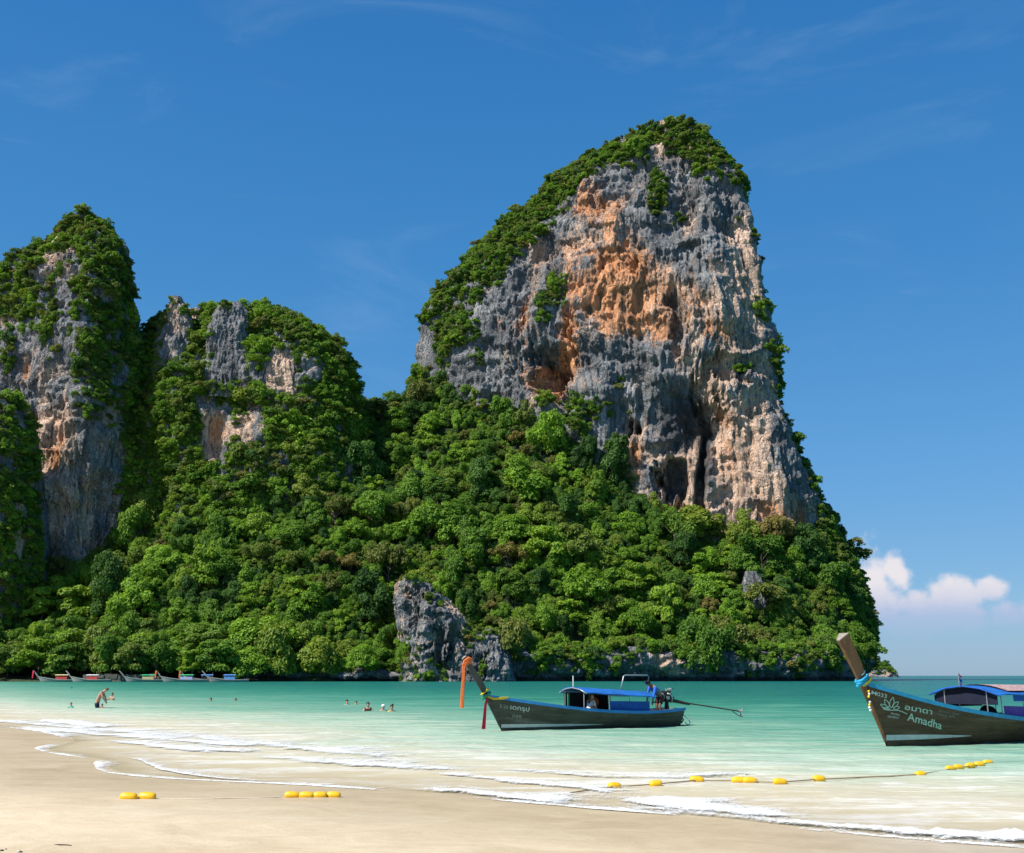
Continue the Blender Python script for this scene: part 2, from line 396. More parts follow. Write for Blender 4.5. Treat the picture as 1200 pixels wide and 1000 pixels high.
def foam_mat():
    m, t = newmat('sea_foam'); co = obj_co(t)
    e = t.attr('edge')                                   # 1 in the thick of the foam, 0 at its rim
    n = t.noise(t.vmap(co, (.8, 1.3, 1)), 2.6, 6, .7, .5); n2 = t.noise(co, 22, 4, .7)
    vo = t.new('ShaderNodeTexVoronoi', feature='DISTANCE_TO_EDGE'); vo.inputs['Scale'].default_value = 7.0
    nn = t.new('ShaderNodeTexNoise'); nn.inputs['Scale'].default_value = 4.0; t.l.new(co, nn.inputs['Vector'])
    vm = t.new('ShaderNodeVectorMath', operation='MULTIPLY_ADD'); t.l.new(nn.outputs['Color'], vm.inputs[0]); vm.inputs[1].default_value = (.45, .45, .45); t.l.new(t.vmap(co, (.7, 1.1, 1)), vm.inputs[2])
    t.l.new(vm.outputs[0], vo.inputs['Vector'])
    lace = t.math('MULTIPLY', t.smooth(vo.outputs['Distance'], .12, .0), .42)
    f = t.math('ADD', t.math('ADD', e, lace), t.math('ADD', t.math('MULTIPLY', t.math('SUBTRACT', n, .5), 2.3), t.math('MULTIPLY', t.math('SUBTRACT', n2, .5), .7)))
    al = t.math('MULTIPLY', t.smooth(f, .28, 1.08), t.math('MULTIPLY', t.smooth(e, .0, .14), .93))
    p = princ(t, Base_Color=t.mix(n2, (.66, .67, .64), (.82, .82, .80)), Roughness=.7)
    t.l.new(t.bump(t.math('ADD', n, n2), .5, .03), p.inputs['Normal'])
    tp = t.new('ShaderNodeBsdfTransparent')
    mx = t.new('ShaderNodeMixShader'); t.put(mx.inputs[0], al); t.l.new(tp.outputs[0], mx.inputs[1]); t.l.new(p.outputs[0], mx.inputs[2])
    t.l.new(mx.outputs[0], t.out.inputs[0]); return m

def hull_mat(name, c0, c1, c2):
    m, t = newmat(name); co = obj_co(t)
    n = t.noise(t.vmap(co, (.5, 1, 3.5)), 2.2, 7, .65, .4); n2 = t.noise(t.vmap(co, (.25, 1, 2.2), (3, 0, 1)), 1.3, 5, .6, .3); n3 = t.noise(co, 30, 4, .7)
    c = t.ramp(t.math('ADD', t.math('MULTIPLY', n, .8), t.math('MULTIPLY', n3, .2)), [(.3, c0), (.62, c1)])
    c = t.mix(t.math('MULTIPLY', t.smooth(n2, .52, .74), .7), c, c2)
    sx = t.new('ShaderNodeSeparateXYZ'); t.l.new(co, sx.inputs[0])
    pl = t.math('FRACT', t.math('MULTIPLY', t.math('ADD', sx.outputs[2], t.math('MULTIPLY', sx.outputs[0], .03)), 5.5))
    seam = t.math('MULTIPLY', t.smooth(pl, .06, .0), .5)
    c = t.mix(seam, c, (.012, .011, .01))
    p = princ(t, Base_Color=c, Roughness=.62); p.inputs['Specular IOR Level'].default_value = .25
    t.l.new(t.bump(t.math('SUBTRACT', n, seam), .5, .02), p.inputs['Normal'])
    t.l.new(p.outputs[0], t.out.inputs[0]); return m

M = dict(
    rock=rock_mat(), soil=soil_mat(), sand=sand_mat(), sea=sea_mat(), foam=foam_mat(),
    bark=plain('bark', (.13, .105, .08), .9, .4, 2.0, bump=.5, streak=(1, 1, .2)),
    hull_a=hull_mat('dark_hull_wood', (.030, .028, .020), (.090, .086, .062), (.23, .225, .175)),
    hull_b=hull_mat('brown_hull_wood', (.045, .022, .011), (.14, .078, .040), (.21, .17, .115)),
    prow_b=plain('prow_timber', (.20, .085, .036), .6, .5, 3, streak=(3, 3, .4), bump=.4),
    prow_a=plain('grey_prow_timber', (.075, .065, .055), .7, .5, 3, streak=(3, 3, .4), bump=.4),
    post_end=plain('weathered_end_grain', (.30, .24, .20), .8, .3, 8),
    wood_in=plain('inner_hull_wood', (.09, .07, .055), .8, .4, 3, bump=.3),
    blue_rail=plain('cyan_blue_paint', (.03, .29, .48), .45, .25, 4),
    blue_rail2=plain('blue_gunwale_paint', (.03, .22, .50), .45, .25, 4),
    blue_tarp=plain('blue_tarpaulin', (.014, .125, .42), .55, .4, 3, bump=.3),
    blue_panel=plain('deep_blue_cloth', (.008, .085, .36), .7, .3, 4, bump=.5),
    navy=plain('navy_curtain', (.006, .010, .028), .85, .3, 4, bump=.4),
    dark_cloth=plain('black_curtain', (.015, .016, .018), .9, .3, 4),
    white=plain('white_paint', (.62, .62, .58), .55, .2, 5),
    letter=plain('white_lettering', (.52, .55, .48), .6, .3, 30),
    letter_dim=plain('faded_lettering', (.26, .26, .22), .7, .5, 30),
    mint=plain('mint_lettering', (.42, .58, .46), .6, .25, 30),
    steel=plain('galvanised_tube', (.42, .43, .42), .4, .25, 10, metal=.6),
    iron=plain('oily_engine_iron', (.03, .03, .031), .45, .6, 14, metal=.5),
    alu=plain('cast_aluminium', (.42, .42, .40), .45, .4, 16, metal=.6),
    rust=plain('rusty_shaft', (.07, .045, .032), .7, .5, 10, metal=.3),
    orange=plain('orange_sash', (.78, .17, .035), .75, .2, 8, bump=.3),
    red=plain('red_sash', (.78, .02, .06), .75, .25, 8, bump=.3),
    yellow=plain('yellow_sash', (.72, .50, .02), .75, .2, 8, bump=.3),
    green=plain('green_sash', (.03, .28, .13), .75, .25, 8, bump=.3),
    cyan=plain('cyan_sash', (.015, .30, .52), .75, .25, 8, bump=.3),
    buoy=plain('yellow_float_plastic', (.80, .46, .01), .4, .12, 14, spec=.5),
    rope=plain('sandy_rope', (.30, .22, .12), .9, .3, 30),
    rope_pale=plain('pale_rope', (.62, .54, .42), .9, .25, 30),
    skin=plain('skin', (.48, .26, .17), .55, .12, 12),
    skin_tan=plain('tanned_skin', (.26, .13, .08), .55, .12, 12),
    hair=plain('dark_hair', (.018, .012, .009), .6, .3, 40),
    hair_br=plain('brown_hair', (.10, .05, .025), .6, .3, 40),
    navy_cloth=plain('navy_shorts', (.012, .018, .05), .85, .3, 10),
    maroon=plain('maroon_shorts', (.07, .02, .022), .85, .4, 10),
    shirt_blue=plain('blue_shirt', (.02, .12, .55), .75, .35, 6),
    shirt_white=plain('white_shirt', (.72, .70, .69), .8, .1, 8),
    shirt_green=plain('mint_shirt', (.10, .58, .42), .8, .15, 8),
    shirt_coral=plain('coral_vest', (.75, .16, .12), .7, .2, 8),
    purple=plain('purple_cloth', (.17, .07, .42), .7, .3, 6),
    pattern=plain('patterned_roof_cloth', (.34, .22, .20), .7, 1.4, 5, streak=(.8, 4, 1)),
    grey_hull=plain('weathered_grey_hull', (.34, .325, .30), .8, .35, 1.5, streak=(.4, 1, 3)),
    roof_green=plain('green_roof_sheet', (.05, .42, .18), .5, .2, 2),
    roof_blue=plain('pale_blue_roof_sheet', (.10, .27, .62), .5, .2, 2),
    roof_red=plain('red_roof_cloth', (.58, .055, .05), .6, .2, 2),
    roof_cream=plain('cream_roof_sheet', (.62, .50, .24), .6, .2, 2),
    roof_lilac=plain('lilac_cloth', (.42, .44, .66), .7, .2, 2),
    twig=plain('dark_driftwood', (.06, .045, .03), .9, .4, 20, bump=.4),
    shell=plain('pale_shell', (.55, .48, .40), .6, .2, 20),
    stonewall=plain('old_sea_wall', (.09, .085, .07), .9, .4, .8, bump=.6),
)
LEAF = [
    leaf_mat('leaves_bright', (.085, .185, .014), (.26, .44, .040), (.22, .27, .04)),
    leaf_mat('leaves_mid', (.058, .140, .014), (.185, .335, .036), (.17, .21, .04)),
    leaf_mat('leaves_dark', (.030, .082, .015), (.105, .215, .036)),
    leaf_mat('leaves_olive', (.085, .115, .020), (.215, .25, .055), (.25, .19, .06)),
    leaf_mat('leaves_lime', (.095, .185, .012), (.28, .43, .036)),
    leaf_mat('leaves_scrub', (.065, .115, .018), (.20, .28, .05), (.22, .20, .06)),
]

# ================================================================== THE SETTING
# ------------------------------------------------------------------ shoreline, beach and sea
SHORE_PX = [(-100, 845), (0, 852), (35, 856), (60, 861), (80, 868), (60, 873), (38, 878), (60, 884), (90, 888), (112, 891), (110, 900),
            (125, 907), (160, 911), (200, 914), (260, 917), (330, 920), (400, 924), (470, 929), (540, 935), (600, 941), (680, 949),
            (740, 954), (830, 961), (900, 969), (960, 975), (1050, 984), (1200, 996), (1300, 1003)]
shore = [(-210., 372.), (-190., 330.), (-150., 250.), (-95., 150.), (-55., 88.)] + [tuple(ground(*p)[:2]) for p in SHORE_PX] + [(14., 5.), (40., -20.), (120., -90.)]
def chaikin(P, n=2):
    P = np.array(P, float)
    for _ in range(n):
        a, b = P[:-1], P[1:]; P = np.vstack([P[:1], np.stack([.75 * a + .25 * b, .25 * a + .75 * b], 1).reshape(-1, P.shape[1]), P[-1:]])
    return P
shore = chaikin(shore)
seapoly = np.vstack([shore, [(900., -90.), (900., 900.), (-210., 900.)]])
def shore_dist(x, y):
    """signed metres from the waterline, seaward positive"""
    d2 = np.full(x.shape, 1e12)
    for (ax, ay), (bx, by) in zip(shore[:-1], shore[1:]):
        ex, ey = bx - ax, by - ay
        tt = np.clip(((x - ax) * ex + (y - ay) * ey) / (ex * ex + ey * ey), 0, 1)
        d2 = np.minimum(d2, (x - ax - tt * ex) ** 2 + (y - ay - tt * ey) ** 2)
    ins = np.zeros(x.shape, bool); n = len(seapoly)
    for i in range(n):
        ax, ay = seapoly[i]; bx, by = seapoly[(i + 1) % n]
        if ay == by: continue
        c = ((ay > y) != (by > y)) & (x < (bx - ax) * (y - ay) / (by - ay) + ax)
        ins ^= c
    ins |= (x >= 900) | (y >= 900)
    return np.where(ins, 1, -1) * np.sqrt(d2)
def sea_depth(s):
    return np.where(s < 6, np.maximum(s, 0) * .035, .21 + (np.minimum(s, 90) - 6) * .055 + np.clip(s - 90, 0, 400) * .008)
def spaced(start, stop, d0, grow, dmax=1e9):
    o = [start]; d = d0
    while o[-1] < stop: o.append(o[-1] + d); d = min(d * grow, dmax)
    return o
ys = np.array([-60, -40, -25, -15, -8, -3] + spaced(0, 9, 1, 1) + spaced(9.3, 44, .14, 1.0042) + spaced(44.8, 30000, .9, 1.035))
xr_ = spaced(13.2, 30000, .3, 1.055); xs = np.array([-v for v in reversed(xr_)][:-1] + list(np.arange(-24, 13.2, .2)) + xr_)
xs = np.unique(np.round(np.concatenate([-np.array(spaced(24.3, 30000, .3, 1.055)), np.arange(-24, 13.1, .2), np.array(spaced(13.2, 30000, .25, 1.055))]), 4))
GX, GY = np.meshgrid(xs, ys)
SD = shore_dist(GX, GY)
nyy, nxx = GX.shape
IDX = np.arange(nyy * nxx).reshape(nyy, nxx)
quads = np.stack([IDX[:-1, :-1], IDX[:-1, 1:], IDX[1:, 1:], IDX[1:, :-1]], -1).reshape(-1, 4)
def compact(V, Q, A):
    u, inv = np.unique(Q, return_inverse=True)
    return V[u], inv.reshape(Q.shape), {k: v[u] for k, v in A.items()}
# sand: beach and sea bed in one sheet
zl = .012 + np.minimum(-SD, 14) * .026 + np.clip(-SD - 14, 0, 40) * .05
zs = np.where(SD < 0, zl, .012 - sea_depth(SD) - .004 * np.minimum(SD, 3))
zs = zs + .02 * fbm(GX * .35, GY * .35, 0 * GX, 3) * sstep(-.3, -2.5, SD) * sstep(80, 40, np.hypot(GX, GY)) \
        + .006 * fbm(GX * 1.6 + GY, GY * 2.2, 0 * GX, 2) * sstep(-.3, -1.5, SD) * sstep(60, 30, np.hypot(GX, GY))
zs = np.where((GY > 367) & (SD < 0), np.minimum(zs, .3), zs)
V = np.stack([GX, GY, zs], -1).reshape(-1, 3)
keep = (np.abs(V[quads][:, :, 0]).max(1) < 700) & (V[quads][:, :, 1].max(1) < 700)
v_, q_, a_ = compact(V, quads[keep], {'shore': SD.ravel()})
beach = link('beach', np_mesh('beach', v_, q_, True, a_), M['sand']); tag(beach, 'pale wet sand beach sloping into the shallow sea', 'beach', kind='structure')
# sea
amp = sstep(.4, 9, SD) * sstep(260, 60, GY)
zw = amp * (.055 * fbm(GX * .22 + GY * .10, GY * .55, 0 * GX, 3) + .022 * fbm(GX * .8, GY * 1.7, 0 * GX + 3, 2))
sw = SD + 1.2 * fbm(GX * .12, GY * .12, 0 * GX + 5, 2)
for s0, a0, wd in ((9, .05, 1.3), (16, .06, 1.8), (25, .06, 2.2)):
    zw = zw + a0 * np.exp(-((sw - s0) / wd) ** 2) * (.5 + .8 * np.clip(fbm(GX * .1, GY * .1, 0 * GX + s0, 2), -.6, 1)) * sstep(120, 50, GY)
V = np.stack([GX, GY, zw], -1).reshape(-1, 3)
keep = SD.ravel()[quads].max(1) > -.15
v_, q_, a_ = compact(V, quads[keep], {'depth': sea_depth(SD).ravel()})
sea = link('sea', np_mesh('sea', v_, q_, True, a_), M['sea']); tag(sea, 'clear turquoise sea turning green over deeper water', 'sea', kind='structure')
def sea_z(x, y): return 0.0
def sand_z(x, y):
    s = float(shore_dist(np.array([x]), np.array([y]))[0])
    return .012 + min(-s, 14) * .026 if s < 0 else .012 - float(sea_depth(np.array([s]))[0])

# foam: thin swash lines and lumpy little breakers, each line its own path
def resample(P, step):
    P = np.array(P, float); L = np.r_[0, np.cumsum(np.linalg.norm(np.diff(P, axis=0), axis=1))]
    n = max(4, int(L[-1] / step)); t = np.linspace(0, L[-1], n)
    Q = np.stack([np.interp(t, L, P[:, k]) for k in range(2)], -1)
    for _ in range(3): Q[1:-1] = (Q[:-2] + 2 * Q[1:-1] + Q[2:]) / 4
    return Q, t
foamV, foamF, foamE = [], [], []
def foam_line(px, w_out, w_in, height, wob=.15, step=.10, dens=1.0, seed=0):
    """w_out: seaward trailing width, w_in: landward width, metres"""
    Q, t = resample(chaikin([ground(*p)[:2] for p in px]), step)
    T = np.gradient(Q, axis=0); T /= np.linalg.norm(T, axis=1)[:, None] + 1e-9
    N = np.stack([-T[:, 1], T[:, 0]], -1)
    if np.mean(shore_dist(*(Q + N * .5).T)) < np.mean(shore_dist(*(Q - N * .5).T)): N = -N
    mod = np.clip(.75 + .9 * fbm(t * .35 + seed, t * 0 + seed, t * 0, 3), .22, 1.8)
    Q = Q + N * (wob * fbm(t * .8 + 9 * seed, t * 0, t * 0 + seed, 3))[:, None]
    fade = sstep(0, 1.2, t) * sstep(t[-1], t[-1] - 1.2, t)
    K = 13; base = len(foamV); n = len(Q)
    for k in range(K):
        f = k / (K - 1)
        off = np.where(f < .3, -w_in * (1 - f / .3), (f - .3) / .7 * w_out * mod)
        prof = math.exp(-((f - .36) / .22) ** 2)
        e = (min(1, f / .24) if f < .3 else math.exp(-(f - .3) * 2.6) * (1 - sstep(.75, 1, f))) * dens * fade * (.55 + .45 * mod)
        P = Q + N * off[:, None]
        s = shore_dist(P[:, 0], P[:, 1])
        lump = np.clip(.6 + fbm(P[:, 0] * 4, P[:, 1] * 4, t * 0 + seed, 3), .1, 1.6)
        z = np.where(s < 0, .02 + .026 * -s, .024) + height * prof * lump * fade * (.4 + .6 * mod)
        foamV.append(np.column_stack([P, z])); foamE.append(e)
    blk = np.concatenate(foamV[base:]); del foamV[base:]
    b0 = sum(len(x) for x in foamV); foamV.append(blk)
    eb = np.concatenate(foamE[base:]); del foamE[base:]; foamE.append(eb)
    I = (np.arange(K * n).reshape(K, n) + b0)
    foamF.append(np.stack([I[:-1, :-1], I[:-1, 1:], I[1:, 1:], I[1:, :-1]], -1).reshape(-1, 4))
# swash edge, lobes and inner edges
foam_line([(0, 852), (35, 856), (62, 861), (80, 866)], 1.6, .12, .02, .1, seed=1)
foam_line([(80, 866), (100, 868), (150, 868), (200, 871)], .35, .15, .015, .15, dens=.75, seed=12)
foam_line([(72, 872), (56, 874), (38, 878), (60, 884), (90, 888), (112, 891)], .6, .06, .012, .04, seed=2)
foam_line([(114, 891), (110, 900), (125, 907), (160, 911), (200, 914), (260, 917), (330, 920), (400, 924), (470, 929)], .55, .05, .012, .05, seed=3)
foam_line([(148, 888), (170, 893), (180, 901), (215, 908), (260, 914), (330, 917)], .6, .06, .012, .06, seed=4)
foam_line([(112, 889), (150, 887), (200, 886)], .2, .08, .01, .08, dens=.7, seed=5)
# the low breaker far left, its wash, and the second one
foam_line([(44, 845), (60, 846), (90, 849), (112, 852), (135, 853)], 2.6, .7, .10, .25, dens=1.4, seed=6)
foam_line([(20, 852), (70, 857), (130, 862), (210, 868), (300, 876)], 4.0, .6, .02, .4, dens=1.15, seed=7)
foam_line([(190, 876), (225, 879), (260, 880), (300, 883)], 2.0, .5, .05, .2, dens=1.15, seed=8)
foam_line([(120, 868), (170, 873), (200, 877), (260, 884)], 2.2, .4, .02, .25, dens=1.1, seed=9)
foam_line([(300, 886), (360, 892), (430, 897), (480, 900), (560, 905)], 2.4, .5, .015, .3, dens=1.0, seed=10)
# the main breaker along the right half
foam_line([(470, 924), (520, 927), (570, 932), (620, 938), (680, 946)], 1.9, .25, .05, .12, dens=1.3, seed=13)
foam_line([(540, 935), (600, 941), (680, 948), (740, 953), (830, 960)], .7, .06, .015, .05, seed=14)
foam_line([(735, 933), (760, 941), (800, 947), (860, 951), (890, 955), (960, 963)], 1.3, .5, .06, .12, dens=1.3, seed=15)
foam_line([(860, 958), (890, 962), (930, 966), (980, 970), (1040, 975), (1120, 981), (1210, 987), (1300, 993)], 1.15, .3, .10, .1, dens=1.45, seed=16)
foam_line([(900, 969), (960, 975), (1050, 984), (1200, 996), (1300, 1003)], .6, .06, .02, .05, dens=1.0, seed=17)
foam_line([(500, 905), (560, 912), (640, 920), (700, 926), (735, 934)], 1.2, .3, .015, .25, dens=1.05, seed=18)
foam_line([(1000, 985), (1100, 990), (1200, 993)], .25, .1, .015, .1, dens=.6, seed=19)
foam_line([(700, 940), (760, 948), (830, 955), (900, 962), (980, 971)], .6, .3, .02, .15, dens=.85, seed=20)
foam_line([(-40, 843), (30, 848), (120, 856), (230, 864), (360, 878), (470, 889)], 2.5, .6, .015, .5, dens=.95, seed=21)
foam_line([(560, 900), (660, 908), (780, 912), (900, 905)], 1.6, .4, .01, .3, dens=.75, seed=22)
foam = link('foam', np_mesh('foam', np.concatenate(foamV), np.concatenate(foamF), True, {'edge': np.concatenate(foamE)}), M['foam'])
tag(foam, 'white foam of small waves breaking along the sand', 'foam', kind='stuff')

# ------------------------------------------------------------------ limestone masses, lofted from level outlines
def interp_tab(tab, z, Y):
    """tab: (py, px) list at depth Y -> x as function of height z"""
    zz = np.array([EYE + tanz(p[0]) * Y for p in tab]); xx = np.array([at(p[1], p[0], Y).x for p in tab])
    o = np.argsort(zz); return np.interp(z, zz[o], xx[o]), zz.max()
class Loft: pass
def loft(name, left, right, Yl, Yr, bf, bb, n=2.6, corner=None, zmin=0., nz=300, nf=300, nb=60, amp=1.0, caves=(), ora=(), cream=(), grey=(), dark=(), flute=1.0, ncorner=None, seed=0., label=None, mat='rock', fade=12., kind='structure', lean=0.0, fs=1.0):
    ztop = min(interp_tab(left, 0, Yl)[1], interp_tab(right, 0, Yr)[1])
    u = np.linspace(0, 1, nz); z = zmin + (ztop - zmin) * u
    xl, _ = interp_tab(left, z, Yl); xr, _ = interp_tab(right, z, Yr)
    k = 5                                                # light smoothing of the outline
    xl = np.convolve(np.pad(xl, k, mode='edge'), np.ones(2 * k + 1) / (2 * k + 1), 'valid'); xr = np.convolve(np.pad(xr, k, mode='edge'), np.ones(2 * k + 1) / (2 * k + 1), 'valid')
    cfrac = np.full(nz, .5) if corner is None else np.clip((np.interp(z, *corner) - xl) / np.maximum(xr - xl, 1e-3), .08, .92)
    xc = xl + (xr - xl) * cfrac
    B = np.interp(u, np.linspace(0, 1, len(bf)), bf); BB = np.interp(u, np.linspace(0, 1, len(bb)), bb)
    # parameter values equally spaced along the outline
    m = nz // 2; tt = np.linspace(math.pi, 2 * math.pi, 4001)
    def outline(t, a_l, a_r, bF, bB, xc):
        c, s = np.cos(t), np.sin(t)
        X = np.sign(c) * np.abs(c) ** (2 / n); Yv = np.sign(s) * np.abs(s) ** (2 / n)
        return xc + np.where(c > 0, a_r, a_l) * X, np.where(s < 0, bF, bB) * Yv, X, Yv
    X0, Y0, _, _ = outline(tt, xc[m] - xl[m], xr[m] - xc[m], B[m], BB[m], xc[m])
    L = np.r_[0, np.cumsum(np.hypot(np.diff(X0), np.diff(Y0)))]
    tf = np.interp(np.linspace(0, L[-1], nf), L, tt); tb = np.linspace(0, math.pi, nb + 2)[1:-1]
    t = np.concatenate([tf, tb])[None, :]
    X, Yo, ux, uy = outline(t, (xc - xl)[:, None], (xr - xc)[:, None], B[:, None], BB[:, None], xc[:, None])
    fr = np.clip((X - xl[:, None]) / np.maximum((xr - xl)[:, None], 1e-3), 0, 1)
    Yv = Yl + (Yr - Yl) * fr + Yo + lean * (z - zmin)[:, None]
    Z = np.broadcast_to(z[:, None], X.shape).copy()
    # outward direction in plan by finite differences round the outline
    dX = np.roll(X, -1, 1) - np.roll(X, 1, 1); dY = np.roll(Yv, -1, 1) - np.roll(Yv, 1, 1)
    for _ in range(4):
        dX = (np.roll(dX, 1, 1) + 2 * dX + np.roll(dX, -1, 1)) / 4; dY = (np.roll(dY, 1, 1) + 2 * dY + np.roll(dY, -1, 1)) / 4
    ln = np.hypot(dX, dY) + 1e-6; NX, NY = dY / ln, -dX / ln
    s = seed; X0_, Y0_, Z0_ = X, Yv, Z; X, Yv, Z = X / fs, Yv / fs, Z / fs
    wx = 5 * pn(X / 25 + s, Yv / 25, Z / 30); wz = 8 * pn(X / 25 + s, Yv / 25 + 9, Z / 30)
    big = fbm(X / 42 + s, Yv / 42, Z / 60, 3)
    blk = ridged((X + wx) / 26 + s, Yv / 26, (Z + wz) / 60, 4, .5)
    flt = ridged((X + wx) / 8.5 + s, Yv / 8.5, (Z + wz) / 85, 3, .6)
    slab = np.tanh(5 * pn((X + wx) / 19 + s + 5, Yv / 19, (Z + wz) / 42)) + .6 * np.tanh(6 * pn((X + wx) / 9 + s + 8, Yv / 9, (Z + wz) / 24))
    msk = sstep(-.45, .5, fbm(X / 24 + s + 11, Yv / 24, Z / 34, 2))
    fin = fbm((X + wx) / 3.0 + s, Yv / 3.0, (Z + wz) / 8.0, 4, .60) * (.35 + 1.1 * msk)
    D = 5.0 * big + 4.0 * blk + 2.2 * flute * flt * (1.2 - .8 * msk) + 1.6 * slab + 1.35 * fin
    hang = fbm(X / 22 + s + 3, Yv / 22, Z / 10, 3)         # ledges and overhangs
    D = D + 1.5 * np.tanh(3.2 * hang)
    rug = sstep(-.2, .35, fbm(X / 34 + s + 21, Yv / 34, Z / 44, 2) + .35 * (X > 95) * (fs == 1.0))      # rough, blocky ground
    D = D + 1.1 * flute * ridged((X + .6 * wx) / 3.8 + s + 2, Yv / 3.8, (Z + wz) / 46, 2) * (1.2 - .7 * msk)
    D = D + .62 * rug * (1.1 * np.tanh(4 * fbm((X + wx) / 7.5 + s, Yv / 7.5, (Z + wz) / 6.5, 3)) + .7 * ridged(X / 4.2 + s, Yv / 4.2, Z / 4.6, 3))
    X, Yv, Z = X0_, Y0_, Z0_; px0, py0 = proj(np.stack([X, Yv, Z], -1)); front = Yo < 0
    cavd = np.zeros_like(X)
    for (cx, cyv, rx, ry, dp) in caves:
        q = ((px0 + 1.8 * wx + 7 * fin + 5 * slab - cx) / rx) ** 2 + ((py0 + 1.2 * wz + 8 * hang + 6 * fin - cyv) / ry) ** 2
        cavd += dp * np.exp(-q ** 2.0) * front
    rim = np.minimum(1, np.minimum((xr - xl)[:, None] / fade, (ztop - Z) / fade * 1.6))
    side = 1 - .6 * np.abs(ux) ** 6                      # keep the outline in place
    Dn = D.copy()
    D = (D - 2.5) * amp * np.clip(rim, .05, 1) * side - cavd
    X = X + NX * D; Yv = Yv + NY * D; Z = Z + .5 * fin * np.clip(rim, 0, 1)
    V = np.stack([X, Yv, Z], -1)
    nt = V.shape[1]; I = np.arange(nz * nt).reshape(nz, nt); J = np.roll(I, -1, 1)
    Q = np.stack([I[:-1], J[:-1], J[1:], I[1:]], -1).reshape(-1, 4)
    Vf = V.reshape(-1, 3); top = V[-1].mean(0) + (0, 0, .3)
    Vf = np.vstack([Vf, top]); ti = len(Vf) - 1
    Q = np.vstack([Q, np.stack([I[-1], J[-1], np.full(nt, ti), np.full(nt, ti)], -1)[:, [0, 1, 2, 2]]])[: len(Q)]
    px, py = proj(V)
    def blobs(lst, base=0.):
        r = np.full(px.shape, base)
        for (cx, cyv, rx, ry, st) in lst:
            q = ((px - cx) / rx) ** 2 + ((py - cyv) / ry) ** 2
            r = np.where(st > 0, np.maximum(r, st * np.exp(-q)), r + st * np.exp(-q))
        return r
    DD = Dn - 4 * big; DD = (DD - np.median(DD)) / DD.std(); rec = sstep(1.1, -1.1, DD)                 # sheltered, freshly broken rock keeps its colour
    oA = blobs(ora) * (.70 + .6 * rec) + .32 * fbm(X / 10 + s, Yv / 14, Z / 20, 3)
    cA = blobs(cream, .42) * (.62 + .6 * rec) + .42 * fbm(X / 13 + s + 7, Yv / 18, Z / 30, 3)
    gA = blobs(grey); oA = oA * (1 - gA); cA = cA * (1 - gA)
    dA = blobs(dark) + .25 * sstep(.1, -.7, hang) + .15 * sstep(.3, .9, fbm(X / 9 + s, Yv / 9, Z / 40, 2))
    A = {kk: np.append(vv.ravel(), 0) for kk, vv in (('ora', oA), ('cream', cA), ('dark', dA))}
    me = np_mesh(name, Vf, Q, True, A)
    tri = np.array([(I[-1, i], I[-1, (i + 1) % nt], ti) for i in range(nt)])
    o = link(name, me, M[mat]); tag(o, label, name.split('_')[-1], kind=kind)
    r = Loft(); r.o = o; r.V = V; r.px = px; r.py = py; r.front = front
    # vertex normals (outward)
    du = np.gradient(V, axis=0); dv = np.gradient(V, axis=1); Nn = np.cross(dv, du); Nn /= np.linalg.norm(Nn, axis=-1)[..., None] + 1e-9
    r.N = Nn; r.area = np.linalg.norm(np.cross(dv, du), axis=-1)
    r.z, r.xl, r.xr, r.Yl, r.Yr, r.B, r.BB, r.ztop = z, xl, xr, Yl, Yr, B, BB, ztop
    return r
def inside(lf, x, y, z, margin=0.):
    if z > lf.ztop or z < lf.z[0] - 5: return False
    i = int(np.clip(np.searchsorted(lf.z, z), 0, len(lf.z) - 1))
    if not (lf.xl[i] + margin < x < lf.xr[i] - margin): return False
    fr = (x - lf.xl[i]) / max(lf.xr[i] - lf.xl[i], 1e-3); c = 2 * fr - 1
    yl = lf.Yl + (lf.Yr - lf.Yl) * fr
    h = max(0, 1 - abs(c) ** 2.6) ** (1 / 2.6)
    return yl - lf.B[i] * h + margin < y < yl + lf.BB[i] * h

